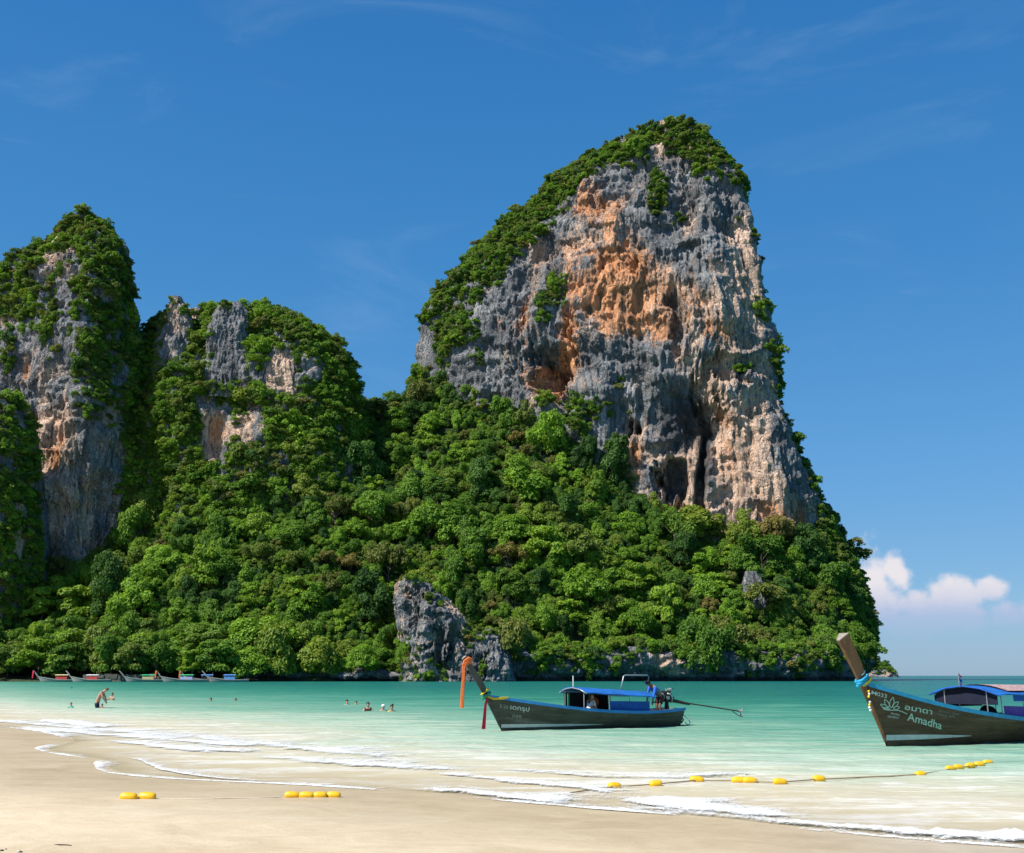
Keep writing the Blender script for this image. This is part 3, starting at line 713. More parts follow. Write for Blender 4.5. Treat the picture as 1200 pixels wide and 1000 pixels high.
big = loft('orange_cliff',
    left=[(141, 768), (145, 748), (152, 735), (168, 712), (185, 692), (205, 662), (225, 640), (248, 618), (275, 590), (300, 566), (330, 540), (360, 512), (385, 500), (420, 492), (450, 486), (500, 478), (560, 470), (640, 462), (720, 458), (830, 455)],
    right=[(141, 786), (145, 802), (152, 812), (165, 824), (185, 838), (205, 854), (225, 864), (255, 871), (290, 878), (330, 885), (370, 889), (410, 897), (450, 905), (480, 911), (510, 921), (545, 934), (580, 947), (610, 957), (640, 970), (665, 990), (690, 1000), (730, 1007), (770, 1011), (830, 1013)],
    Yl=545, Yr=500, bf=(48, 46, 42, 36, 28, 8), bb=(60, 55, 45, 30, 6), n=3.0, zmin=14., nz=560, nf=600, nb=50,
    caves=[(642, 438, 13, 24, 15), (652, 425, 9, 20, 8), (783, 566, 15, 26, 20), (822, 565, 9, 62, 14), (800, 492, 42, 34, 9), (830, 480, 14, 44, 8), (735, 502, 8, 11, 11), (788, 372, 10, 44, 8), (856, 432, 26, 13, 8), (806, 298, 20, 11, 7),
           (672, 385, 6, 30, 5), (712, 232, 5, 24, 4), (735, 290, 6, 28, 4), (640, 300, 8, 20, 3), (610, 400, 7, 40, 4), (765, 210, 4, 20, 3), (862, 400, 20, 16, 3), (600, 440, 5, 20, 3)],
    ora=[(690, 238, 26, 36, 1.0), (716, 330, 60, 62, 1.0), (790, 340, 40, 50, .5), (640, 320, 30, 60, .45), (720, 440, 60, 40, .4), (870, 520, 40, 70, .4), (668, 400, 16, 50, 1.0), (640, 450, 24, 22, 1.2), (618, 400, 14, 60, .75), (728, 372, 42, 30, .9), (732, 470, 26, 14, .7), (738, 545, 12, 26, 1.0), (775, 385, 14, 30, .7), (850, 385, 24, 18, .8), (715, 270, 20, 60, .8), (775, 240, 8, 34, .6), (760, 605, 50, 18, .6), (905, 600, 26, 20, .5), (850, 490, 26, 18, .5), (585, 380, 8, 14, .5), (935, 610, 8, 14, .8)],
    cream=[(860, 480, 75, 170, .85), (720, 330, 70, 130, .75), (760, 350, 60, 70, .8), (870, 300, 24, 60, .95), (880, 470, 30, 60, .9), (870, 570, 70, 60, .95), (740, 590, 60, 40, 1.0), (720, 280, 50, 50, .7), (820, 610, 60, 30, .9), (690, 300, 60, 80, .6), (850, 350, 30, 60, .7), (800, 420, 24, 40, .6), (910, 590, 40, 50, .8)],
    grey=[(775, 262, 26, 34, .95), (735, 205, 22, 18, .8), (540, 420, 50, 60, .9), (722, 425, 34, 34, .85), (740, 470, 60, 30, .6), (600, 330, 24, 40, .8), (835, 235, 26, 34, .6), (700, 500, 40, 30, .7), (640, 350, 14, 40, .5)],
    dark=[(800, 495, 46, 38, .95), (826, 530, 14, 64, .8), (790, 370, 14, 44, .7), (790, 305, 22, 12, .5), (860, 400, 32, 26, .5), (640, 425, 10, 10, .4), (700, 300, 10, 30, .3), (610, 420, 8, 40, .5)],  # shade of the hollows painted into the rock colour over the caves
    seed=3.7, label='tall orange and grey limestone cliff tower rising out of the forest')
left_t = loft('shadowed_cliff',
    left=[(256, 86), (262, 68), (285, 48), (308, 24), (320, 2), (345, -18), (380, -35), (420, -50), (470, -60), (560, -62), (680, -64), (830, -64)],
    right=[(256, 98), (262, 114), (275, 126), (290, 134), (310, 142), (340, 150), (380, 158), (420, 162), (470, 166), (560, 169), (680, 173), (830, 176)],
    Yl=482, Yr=482, bf=(32, 32, 31, 28, 22, 7), bb=(50, 45, 35, 24, 8), n=1.4, corner=([0, 60, 120, 165, 200], [-184, -187, -190, -194, -197]), zmin=10, nz=400, nf=330, nb=40,
    caves=[(110, 610, 22, 60, 5), (92, 560, 7, 40, 4), (150, 640, 8, 40, 4), (20, 500, 10, 60, 3)],
    ora=[(66, 540, 14, 46, .5), (30, 430, 8, 40, .4), (12, 390, 8, 30, .4), (125, 645, 18, 14, .35)], cream=[(60, 560, 26, 90, 1.3), (75, 520, 22, 40, 1.0), (55, 470, 30, 40, .5), (100, 600, 30, 60, .4), (50, 640, 10, 40, 1.0)],
    grey=[(60, 370, 40, 60, .6)], dark=[(150, 560, 30, 80, .25)], flute=1.3, seed=11.2, amp=.8, label='tall grey rock tower with its seaward right side in shade')  # dark blob deepens the right face's shade in the rock colour
mid = loft('green_cliff',
    left=[(366, 200), (385, 186), (400, 180), (420, 176), (450, 173), (500, 170), (600, 166), (700, 160), (830, 155)],
    right=[(366, 300), (385, 345), (392, 368), (400, 385), (412, 400), (430, 410), (455, 416), (500, 422), (560, 427), (640, 432), (830, 440)],
    Yl=512, Yr=500, bf=(50, 48, 44, 34, 14), bb=(50, 45, 35, 12), n=3.3, zmin=30, nz=260, nf=300, nb=40,
    caves=[(250, 520, 16, 26, 4), (185, 560, 18, 90, 8), (405, 560, 6, 40, 4)], ora=[(252, 498, 14, 20, .5)], cream=[(252, 500, 24, 30, 1.0), (318, 625, 14, 20, .6), (335, 430, 14, 18, .5), (300, 500, 14, 20, .7)],
    grey=[(268, 400, 30, 50, .6)], seed=21.5, amp=.9, label='jungle-clad limestone hill between the two rock towers')
pin1 = loft('small_pinnacle', left=[(349, 202), (360, 197), (380, 190), (410, 184), (450, 182)], right=[(349, 212), (360, 219), (380, 226), (410, 230), (450, 232)], Yl=486, Yr=486,
    bf=(14, 11, 7, 3), bb=(20, 14, 8, 3), n=2.6, zmin=112, nz=130, nf=120, nb=24, amp=.34, flute=2.2, seed=31, fade=6., fs=.45, cream=[(200, 400, 10, 20, .5)], label='narrow grey rock pinnacle beside the shadowed tower')
pin2 = loft('rock_pinnacle', left=[(357, 262), (364, 256), (385, 249), (420, 246), (460, 245)], right=[(357, 284), (364, 289), (385, 292), (420, 293), (460, 294)], Yl=480, Yr=480,
    bf=(13, 11, 9, 4), bb=(14, 10, 6, 3), n=3.2, zmin=125, nz=130, nf=140, nb=24, amp=.32, flute=2.4, seed=37, fade=6., fs=.45, grey=[(268, 400, 60, 80, .9)], label='broad upright grey rock pinnacle on top of the green hill')
pin3 = loft('pale_pinnacle', left=[(402, 326), (412, 318), (440, 313), (470, 312)], right=[(402, 342), (412, 350), (440, 354), (470, 355)], Yl=474, Yr=474,
    bf=(8, 7, 6, 3), bb=(14, 10, 6, 3), n=2.6, zmin=115, nz=90, nf=90, nb=20, amp=.32, flute=2., seed=43, fade=6., fs=.45, cream=[(330, 435, 20, 30, .8)], label='pale rock buttress showing through the green hill')
butt = loft('left_buttress', left=[(462, -30), (480, -60), (560, -80), (830, -90)], right=[(462, 8), (475, 24), (500, 33), (540, 36), (580, 40), (640, 44), (830, 48)], Yl=430, Yr=438,
    bf=(30, 28, 24, 12), bb=(30, 24, 14, 6), n=3.6, zmin=10, nz=140, nf=120, nb=20, amp=.5, seed=51, label='vine-covered rock buttress left of the shadowed tower')
out_a = loft('grey_outcrop', left=[(676, 474), (684, 464), (700, 461), (730, 464), (760, 470), (830, 475)], right=[(676, 484), (684, 500), (700, 520), (720, 540), (735, 548), (760, 556), (830, 560)], Yl=398, Yr=398,
    bf=(14, 13, 11, 4), bb=(20, 14, 8, 4), n=2.3, zmin=-1, nz=150, nf=190, nb=24, fs=.40, amp=.48, caves=[(478, 715, 9, 22, 4), (520, 760, 10, 26, 4)], cream=[(470, 735, 10, 20, .8), (515, 730, 14, 20, .4)], seed=61, fade=6., label='grey rock outcrop leaning out of the trees at the shore')
out_b = loft('shore_outcrop', left=[(738, 566), (746, 552), (760, 535), (780, 522), (830, 514)], right=[(738, 578), (746, 586), (760, 594), (780, 600), (830, 604)], Yl=394, Yr=394,
    bf=(10, 9, 7, 3), bb=(16, 12, 8, 4), n=2.6, zmin=-1.5, nz=110, nf=170, nb=24, fs=.35, amp=.36, caves=[(566, 785, 5, 20, 3), (525, 785, 5, 18, 3)], flute=1.6, seed=67, fade=5., grey=[(580, 770, 40, 60, .6)], label='rounded grey rock outcrop rising straight from the water')
spur = loft('rock_spur', left=[(670, 874), (676, 871), (690, 870), (720, 868)], right=[(670, 884), (676, 891), (690, 897), (720, 900)], Yl=432, Yr=432,
    bf=(6, 5, 4, 2), bb=(10, 8, 6, 2), n=2.4, zmin=20, nz=60, nf=60, nb=16, amp=.22, flute=2.2, seed=71, fade=4., grey=[(885, 685, 60, 60, .8)], label='small grey fluted rock poking out of the slope trees')
# far headland
head = loft('far_headland', left=[(770, 995), (776, 985), (785, 960), (800, 940)], right=[(770, 1014), (776, 1026), (782, 1036), (788, 1044), (791, 1050), (800, 1054)], Yl=1500, Yr=1500,
    bf=(60, 50, 30, 10), bb=(60, 50, 30, 10), n=2.2, zmin=-2, nz=60, nf=90, nb=16, amp=.9, seed=81, cream=[(1010, 790, 20, 6, .9)], label='low green headland far beyond the cliff')
LOFTS = [big, left_t, mid, butt, out_a, out_b, pin2, spur]

# ------------------------------------------------------------------ forested slope (height field through spot heights)
def spot(px, py, Y, canopy=8.): p = at(px, py, Y); return (p.x, Y, max(p.z - canopy, .4))
CTRL = []
for px in (-160, -60, 40, 140, 230, 285): CTRL += [(at(px, 795, 366).x, 366, .3), (at(px, 795, 380).x, 382, 1.6), (at(px, 795, 398).x, 396, 3.0)]
for px, Y in ((330, 390), (400, 393), (460, 397), (520, 400), (600, 399), (680, 401), (760, 404), (840, 405), (920, 408), (980, 414), (1004, 424)): CTRL += [(at(px, 795, Y).x, Y - 3, .2), (at(px, 795, Y).x, Y + 5, 6.5)]
CTRL += [spot(*p) for p in ((-150, 722, 424), (-60, 716, 424), (30, 712, 424), (100, 708, 424), (170, 676, 430), (0, 745, 410), (100, 738, 408), (200, 715, 410), (230, 612, 446), (190, 600, 470),
    (290, 735, 398), (290, 665, 425), (300, 620, 446), (350, 735, 402), (350, 660, 424), (360, 590, 450), (400, 720, 406), (410, 640, 432), (410, 560, 462), (440, 486, 515), (450, 560, 478), (465, 640, 440), (470, 478, 540),
    (500, 446, 505), (510, 540, 476), (520, 630, 440), (560, 452, 500), (580, 540, 466), (590, 640, 432), (600, 720, 410), (620, 480, 490), (650, 490, 484), (650, 570, 458), (660, 660, 428), (690, 520, 474), (710, 580, 462),
    (740, 640, 440), (740, 590, 458), (760, 720, 414), (790, 618, 458), (800, 665, 436), (840, 632, 456), (850, 700, 424), (890, 608, 456), (900, 660, 440), (920, 720, 424), (940, 630, 458), (960, 625, 468), (985, 660, 470), (1003, 700, 476), (1000, 745, 440), (985, 700, 446), (1016, 790, 470), (880, 640, 470), (800, 600, 490), (650, 460, 520), (560, 430, 540))]
CTRL = np.array(CTRL)
D = np.hypot(CTRL[:, None, 0] - CTRL[None, :, 0], CTRL[:, None, 1] - CTRL[None, :, 1])
n_ = len(CTRL); A = np.zeros((n_ + 3, n_ + 3)); A[:n_, :n_] = D + np.eye(n_) * 3.0 * -1
A[:n_, n_] = A[n_, :n_] = 1; A[:n_, n_ + 1] = A[n_ + 1, :n_] = CTRL[:, 0]; A[:n_, n_ + 2] = A[n_ + 2, :n_] = CTRL[:, 1]
wt = np.linalg.solve(A, np.r_[CTRL[:, 2], 0, 0, 0])
def hill_z(x, y):
    x = np.atleast_1d(np.asarray(x, float)); y = np.atleast_1d(np.asarray(y, float)); sh = x.shape
    X_, Y_ = x.ravel(), y.ravel(); out = np.empty(len(X_))
    for i in range(0, len(X_), 20000):
        d = np.hypot(X_[i:i + 20000, None] - CTRL[None, :, 0], Y_[i:i + 20000, None] - CTRL[None, :, 1])
        out[i:i + 20000] = d @ wt[:n_] + wt[n_] + wt[n_ + 1] * X_[i:i + 20000] + wt[n_ + 2] * Y_[i:i + 20000]
    return out.reshape(sh)
hx = np.arange(-300, 176, 2.0); hy = np.arange(362, 560, 2.0); HX, HY = np.meshgrid(hx, hy)
HZ = hill_z(HX, HY) + .8 * fbm(HX / 9, HY / 9, 0 * HX, 3)
coast_x = np.array([at(p, 795, y).x for p, y in ((-400, 366), (290, 372), (330, 388), (460, 392), (600, 393), (760, 398), (920, 402), (985, 410), (1006, 424), (1014, 480), (1016, 600))])
coast_y = np.array([366, 370, 386, 390, 391, 396, 400, 408, 422, 480, 700.])
cy_ = np.interp(HX, coast_x, coast_y)
HZ = np.where(HY < cy_, np.minimum(HZ, -1.5 - .15 * (cy_ - HY)), HZ)
HZ = np.where(HX > coast_x[-1] + 4, np.minimum(HZ, -2), HZ); HZ = np.clip(HZ, -4, 150)
ih, iw = HX.shape; I = np.arange(ih * iw).reshape(ih, iw)
Q = np.stack([I[:-1, :-1], I[:-1, 1:], I[1:, 1:], I[1:, :-1]], -1).reshape(-1, 4)
hill = link('hillside', np_mesh('hillside', np.stack([HX, HY, HZ], -1).reshape(-1, 3), Q), M['soil'])
tag(hill, 'steep forested slope between the sea and the cliffs', 'hillside', kind='structure')

# sea cliff: undercut band of bare rock along the water
def sea_cliff(pts, h, name, label, seed, creamb):
    P = np.array([at(px, 797, Y)[:2] for px, Y in pts]); Q_, t = resample(P, .55)
    T = np.gradient(Q_, axis=0); T /= np.linalg.norm(T, axis=1)[:, None]; Nn = np.stack([T[:, 1], -T[:, 0]], -1)
    nz = 46; v = np.linspace(0, 1, nz); hh = h * (.72 + .35 * fbm(t / 25 + seed, t * 0, t * 0, 3))
    rows = []
    for i, vv in enumerate(v):
        z = -1.5 + (hh + 1.5) * min(1, vv / .8)
        off = np.interp(vv, [0, .1, .2, .4, .6, .8, 1], [-3.2, -3.4, -2.4, .3, .9, -.6, -9])
        X = Q_[:, 0] + 0 * t; Yv = Q_[:, 1]
        dsp = 2.6 * ridged(t / 11 + seed, z / 14, t * 0, 3) + 1.8 * ridged(t / 4 + seed, z / 12, t * 0 + 2, 3) + 1.0 * fbm(t / 1.8, z / 2.2, t * 0 + seed, 3) + 1.2 * np.tanh(4 * fbm(t / 7, z / 3.5, t * 0 + seed + 4, 2)) + 2.5 * fbm(t / 30, z * 0, t * 0 + seed, 2)
        k = off + dsp - 1.5
        rows.append(np.column_stack([X + Nn[:, 0] * k, Yv + Nn[:, 1] * k, z + 0 * t + (vv > .8) * (vv - .8) * 10]))
    V = np.array(rows); n = V.shape[1]; I = np.arange(nz * n).reshape(nz, n)
    Qd = np.stack([I[:-1, :-1], I[:-1, 1:], I[1:, 1:], I[1:, :-1]], -1).reshape(-1, 4)
    px, py = proj(V)
    cr = .2 + 0 * px; orr = 0 * px
    for (cx, cyv, rx, ry, st) in creamb:
        cr = np.maximum(cr, st * np.exp(-((px - cx) / rx) ** 2 - ((py - cyv) / ry) ** 2))
    dk = sstep(3.0, .6, V[..., 2]) * .9                 # undercut notch coloured darker towards the water
    me = np_mesh(name, V.reshape(-1, 3), Qd, True, {'cream': cr.ravel(), 'ora': (.35 * cr - .1).ravel(), 'dark': dk.ravel()})
    o = link(name, me, M['rock']); tag(o, label, 'cliff', kind='structure'); return V
scV = sea_cliff([(596, 394), (640, 396), (700, 396), (750, 397), (800, 398), (860, 399), (920, 401), (965, 405), (992, 412), (1006, 424), (1013, 445), (1015, 480)], 15, 'sea_cliff', 'low undercut rock wall along the water under the trees', 5.5, [(790, 780, 30, 14, .8), (770, 768, 14, 12, .7), (840, 782, 26, 9, .45), (640, 785, 10, 8, .3)])
sea_cliff([(280, 376), (300, 386), (340, 389), (400, 392), (455, 394), (480, 396), (516, 396)], 4.5, 'low_sea_cliff', 'low dark rocks at the water edge left of the outcrops', 9.5, [(445, 795, 12, 5, .8), (390, 794, 10, 4, .5)])
# ================================================================== VEGETATION
def crown_mesh(name, kind, seed, leaves, leaf):
    """leaf-sized quads spread over many small puffs; unit radius, base near z = 0"""
    r = np.random.default_rng(seed)
    puffs = []
    if kind == 'round':
        lim_ = []
        for _ in range(9):
            q = r.normal(size=3); q /= np.linalg.norm(q); q[2] = abs(q[2]) * 1.1 - .35; lim_.append(q * r.uniform(.5, .95))
        for j_ in range(60):
            d = lim_[j_ % 9] + r.normal(size=3) * .20; k = r.uniform(.75, 1.0)
            puffs.append((d[0] * k, d[1] * k, .45 + d[2] * k * .95, r.uniform(.10, .30)))
    elif kind == 'tier':
        for _ in range(46):
            lv = r.integers(0, 4); a = r.uniform(0, 6.28); k = r.uniform(.15, .95) * (1.0 - .13 * lv)
            puffs.append((math.cos(a) * k, math.sin(a) * k, 0.12 + .27 * lv + r.normal() * .07, r.uniform(.15, .27)))
    elif kind == 'tall':
        for _ in range(44):
            h = r.uniform(0, 1); a = r.uniform(0, 6.28); k = r.uniform(.2, .75) * math.sin(math.pi * (.18 + .75 * h)) ** .6
            puffs.append((math.cos(a) * k, math.sin(a) * k, .1 + h * 1.3, r.uniform(.14, .30)))
    elif kind == 'loose':
        for _ in range(38):
            d = r.normal(size=3); d /= np.linalg.norm(d); d[2] = abs(d[2]) - .1
            k = r.uniform(.35, .95); puffs.append((d[0] * k, d[1] * k, .4 + d[2] * k * .9, r.uniform(.12, .24)))
    elif kind == 'vine':
        for _ in range(40):
            h = r.uniform(0, 1) ** 1.2; a = r.uniform(0, 6.28); k = r.uniform(.35, .85) * (1.05 - .55 * h)
            puffs.append((math.cos(a) * k, math.sin(a) * k, .1 + h * 1.0, r.uniform(.22, .34)))
    elif kind == 'shrub':
        for _ in range(22):
            d = r.normal(size=3); d /= np.linalg.norm(d); k = r.uniform(.2, 1.0)
            puffs.append((d[0] * k, d[1] * k, .30 + abs(d[2]) * k * .8, r.uniform(.14, .36)))
    elif kind == 'hang':
        for _ in range(24):
            h = r.uniform(-1.5, .6); a = r.uniform(0, 6.28); k = r.uniform(.1, .8) * (.8 + .3 * h)
            puffs.append((math.cos(a) * k, math.sin(a) * k, .2 + h, r.uniform(.14, .34)))
    pf = np.array(puffs); wgt = pf[:, 3] ** 2; wgt /= wgt.sum()
    N = int(leaves * 1.7); pi = r.choice(len(pf), N, p=wgt)
    d = r.normal(size=(N, 3)); d /= np.linalg.norm(d, axis=1)[:, None]
    if kind not in ('hang',): d[:, 2] = np.where(d[:, 2] < -.35, -d[:, 2], d[:, 2])
    flat = .62 if kind == 'tier' else .9
    pos = pf[pi, :3] + d * pf[pi, 3:4] * r.uniform(.6, 1.3, (N, 1)) * np.array([1, 1, flat])
    dist = np.linalg.norm(pos[:, None] - pf[None, :, :3], axis=2) / pf[None, :, 3]
    ok = (dist < .66).sum(1) == 0
    pos, d, pi = pos[ok][:leaves], d[ok][:leaves], pi[ok][:leaves]; N = len(pos)
    nrm = d * 1.0 + r.normal(size=(N, 3)) * .40 + np.array([0, 0, .30]); nrm /= np.linalg.norm(nrm, axis=1)[:, None]
    tg = np.cross(nrm, r.normal(size=(N, 3))); tg /= np.linalg.norm(tg, axis=1)[:, None]; bt = np.cross(nrm, tg)
    s = leaf * r.uniform(.6, 1.45, (N, 1))
    tip = nrm * s * -.18
    V = np.stack([pos - tg * s * .95 + tip, pos - bt * s * .5, pos + tg * s * .95 + tip, pos + bt * s * .5], 1)
    ptone = r.uniform(0, 1, len(pf))
    tone = np.clip(.5 * ptone[pi] + .5 * r.uniform(0, 1, N), 0, 1)
    me = np_mesh(name, V.reshape(-1, 3), np.arange(N * 4).reshape(N, 4), False, None, {'tone': tone})
    return me
def trunk_mesh(name, seed, h=1.0):
    r = random.Random(seed); b = MB()
    bend = (r.uniform(-.12, .12), r.uniform(-.12, .12))
    path = [(bend[0] * t * t, bend[1] * t * t, h * t - .12) for t in (0, .25, .5, .75, 1.0, 1.25)]
    b.tube(path, [.055, .042, .036, .030, .022, .010], 7)
    for k in range(5):
        a = r.uniform(0, 6.28); t = r.uniform(.55, 1.0); p = Vector((bend[0] * t * t, bend[1] * t * t, h * t - .12))
        q = p + Vector((math.cos(a) * .28, math.sin(a) * .28, .22)); q2 = q + Vector((math.cos(a) * .22, math.sin(a) * .22, .22))
        b.tube([p, q, q2], [.02, .014, .006], 5)
    return b.mesh(name, True)
# kinds: key -> (object name, words, crown kind, material, seeds)
KINDS = {
    'bright': ('broadleaf_tree', 'bright green rounded broadleaf tree', 'round', 0, (1, 2)),
    'mid': ('forest_tree', 'mid green full-crowned forest tree', 'round', 1, (3, 4)),
    'dark': ('evergreen_tree', 'dark green dense evergreen tree', 'tall', 2, (5, 6)),
    'olive': ('feathery_tree', 'dull olive loose-crowned tree', 'loose', 3, (7, 8)),
    'lime': ('spreading_tree', 'fresh lime green tree with layered crown', 'tier', 4, (9, 10)),
    'tier': ('almond_tree', 'mid green tree with flat leaf tiers', 'tier', 1, (11, 12)),
    'vine': ('vine_covered_tree', 'bright green vine-smothered tree', 'vine', 0, (13, 14)),
}
CROWN = {}
for k, (nm, wd, ck, mi, sds) in KINDS.items():
    CROWN[k] = []
    for s in sds:
        me = crown_mesh('crown_' + k, ck, s, dict(round=6500, tier=4600, tall=7500, loose=3800, vine=5200)[ck], dict(round=.056, tier=.068, tall=.050, loose=.060, vine=.064)[ck]); me.materials.append(LEAF[mi]); CROWN[k].append(me)
TRUNK = [trunk_mesh('trunk', s) for s in (1, 2, 3)]
for me in TRUNK: me.materials.append(M['bark'])

def make_gn(name, pts, scales, rots, picks, protos, label, cat):
    """one object of uncountable growth: points carrying shared leaf meshes"""
    me = bpy.data.meshes.new(name); pts = np.asarray(pts, np.float32)
    me.vertices.add(len(pts)); me.vertices.foreach_set('co', pts.ravel())
    for an, ty, av in (('sc', 'FLOAT_VECTOR', scales), ('ro', 'FLOAT_VECTOR', rots)):
        a = me.attributes.new(an, ty, 'POINT'); a.data.foreach_set('vector', np.asarray(av, np.float32).ravel())
    a = me.attributes.new('pick', 'INT', 'POINT'); a.data.foreach_set('value', np.asarray(picks, np.int32))
    o = link(name, me); tag(o, label, cat, kind='stuff')
    ng = bpy.data.node_groups.new(name, 'GeometryNodeTree')
    ng.interface.new_socket('Geometry', in_out='INPUT', socket_type='NodeSocketGeometry'); ng.interface.new_socket('Geometry', in_out='OUTPUT', socket_type='NodeSocketGeometry')
    N, L = ng.nodes, ng.links
    gi = N.new('NodeGroupInput'); go = N.new('NodeGroupOutput')
    iop = N.new('GeometryNodeInstanceOnPoints'); join = N.new('GeometryNodeGeometryToInstance')
    for po in reversed(protos):
        oi = N.new('GeometryNodeObjectInfo'); oi.inputs['Object'].default_value = po; oi.transform_space = 'ORIGINAL'; oi.inputs['As Instance'].default_value = True
        L.new(oi.outputs['Geometry'], join.inputs[0])
    def na(nm, dt):
        n = N.new('GeometryNodeInputNamedAttribute'); n.data_type = dt; n.inputs['Name'].default_value = nm; return n.outputs['Attribute']
    L.new(gi.outputs[0], iop.inputs['Points']); L.new(join.outputs[0], iop.inputs['Instance'])
    iop.inputs['Pick Instance'].default_value = True
    L.new(na('pick', 'INT'), iop.inputs['Instance Index']); L.new(na('ro', 'FLOAT_VECTOR'), iop.inputs['Rotation']); L.new(na('sc', 'FLOAT_VECTOR'), iop.inputs['Scale'])
    L.new(iop.outputs[0], go.inputs[0])
    md = o.modifiers.new('growth', 'NODES'); md.node_group = ng
    return o
def proto_obj(me):
    return bpy.data.objects.new(me.name, me)            # leaf cluster used as instance data

# ---- scrub and hanging growth
SHRUB = []
for s, (ck, mi) in enumerate((('shrub', 5), ('shrub', 1), ('shrub', 0), ('hang', 1), ('hang', 0), ('shrub', 2))):
    me = crown_mesh('scrub_%d' % s, ck, 40 + s, 1300, .095); me.materials.append(LEAF[mi]); SHRUB.append(me)
SPRO = [proto_obj(me) for me in SHRUB]
# ---- forest: sample the slope, rank by what the photograph shows, largest become trees of their own
cand = []
tries = rng.uniform((-292, 368), (172, 540), size=(26000, 2))
tz = hill_z(tries[:, 0], tries[:, 1])
cyl = np.interp(tries[:, 0], coast_x, coast_y)
cell = {}
gx = (hill_z(tries[:, 0] + 2, tries[:, 1]) - tz) / 2; gy = (hill_z(tries[:, 0], tries[:, 1] + 2) - tz) / 2
slope = np.sqrt(1 + gx ** 2 + gy ** 2)
for (x, y), z, c0, sl in zip(tries, tz, cyl, slope):
    if y < c0 + 2.0 or z < .6: continue
    if x > coast_x[-1] + 6: continue
    px, py = proj((x, y, z + 6))
    if px < -60 or px > 1030: continue
    flat = px < 285 and y < 404
    R0 = 3.0 + 8.0 * random.random() ** 2.0 if not flat else random.uniform(5.5, 8.5)
    if random.random() < .12: R0 *= 1.3
    if any(inside(lf, x, y, z + R0 * .6, 1.0) for lf in LOFTS): continue
    sep = R0 * .92 / (sl ** .35)
    k = (int(x // 7), int(y // 7)); bad = False
    for i in (-1, 0, 1):
        for j in (-1, 0, 1):
            for (qx, qy, qr) in cell.get((k[0] + i, k[1] + j), ()):
                if (qx - x) ** 2 + (qy - y) ** 2 < (.5 * (sep + qr)) ** 2: bad = True
    if bad: continue
    cell.setdefault(k, []).append((x, y, sep)); cand.append((x, y, float(z), R0, flat))
def pick_kind(x, y, px, py, flat):
    n = float(pn(x / 26, y / 26, 3.3)); q = random.random()
    if flat: return 'tier' if q < .6 else ('mid' if q < .85 else 'lime')
    if 280 < px < 440 and py > 730: return 'vine' if q < .75 else 'bright'
    if 600 < px < 760 and py > 640: w = (('bright', .3), ('lime', .28), ('vine', .22), ('mid', .12), ('dark', .08))
    elif py < 600: w = (('mid', .34), ('dark', .30), ('bright', .20), ('olive', .12), ('lime', .04))
    elif px > 880: w = (('mid', .40), ('bright', .22), ('dark', .22), ('olive', .16))
    else: w = (('bright', .30), ('mid', .27), ('lime', .10), ('vine', .10), ('dark', .14), ('olive', .09))
    q = (q + .35 * n) % 1.0; s = 0
    for k, ww in w:
        s += ww
        if q < s: return k
    return w[0][0]
trees = []
for (x, y, z, R0, flat) in cand:
    px, py = proj((x, y, z + 6)); k = pick_kind(x, y, px, py, flat)
    hz = R0 * (random.uniform(.8, 1.25) if random.random() < .8 else random.uniform(1.3, 1.8))
    stem = random.uniform(.05, .45) * R0 if not flat else random.uniform(2.2, 3.6)
    if k == 'vine': stem = .1 * R0
    trees.append(dict(x=x, y=y, z=z, R=R0, h=hz, stem=stem, k=k, v=random.randrange(2), a=random.uniform(0, 6.28)))
# a few the photograph singles out
def extra(px, py, Y, R0, k, stem=.3, h=None):
    p = at(px, py, Y); trees.append(dict(x=p.x, y=Y, z=p.z - R0 * (.6 + stem), R=R0, h=h or R0, stem=stem * R0, k=k, v=0, a=1.0, keep=True))
extra(1018, 768, 452, 2.6, 'olive', .9)
extra(545, 752, 391, 5.2, 'olive', .1); extra(480, 765, 392, 5.5, 'vine', .1); extra(500, 780, 391, 3.4, 'lime', .1); extra(425, 770, 390, 6, 'vine', .1); extra(610, 772, 394, 4.6, 'olive', .1)
extra(500, 686, 404, 3.6, 'lime', .1); extra(573, 772, 388, 2.6, 'lime', .1)
# raster ranking
W_, H_ = 600, 500; zb = np.full((H_, W_), 1e9); ib = np.full((H_, W_), -1)
for i, t in enumerate(trees):
    px, py = proj((t['x'], t['y'], t['z'] + t['stem'] + t['h'] * .5)); rp = F * t['R'] * .92 / t['y'] / 2; px /= 2; py /= 2
    x0, x1, y0, y1 = int(max(0, px - rp)), int(min(W_, px + rp + 1)), int(max(0, py - rp)), int(min(H_, py + rp + 1))
    if x1 <= x0 or y1 <= y0: continue
    yy, xx = np.mgrid[y0:y1, x0:x1]; m = ((xx - px) ** 2 + (yy - py) ** 2 < rp * rp) & (zb[y0:y1, x0:x1] > t['y'])
    zb[y0:y1, x0:x1][m] = t['y']; ib[y0:y1, x0:x1][m] = i
for lf in LOFTS:                                        # rock hides what stands behind it
    m = lf.front & (lf.px > 0) & (lf.px < 1199) & (lf.py > 0) & (lf.py < 999)
    jx, jy = (lf.px[m] / 2).astype(int), (lf.py[m] / 2).astype(int); hid = zb[jy, jx] > lf.V[..., 1][m] + 2
    ib[jy[hid], jx[hid]] = -1
cnt = np.bincount(ib[ib >= 0], minlength=len(trees))
for i, t in enumerate(trees):
    if t.get('keep'): cnt[i] += 100000
order = np.argsort(-cnt); chosen = [i for i in order[:300] if cnt[i] > 6]; rest = [i for i in order if i not in set(chosen) and (cnt[i] > 0 or trees[i]['y'] < 560)]
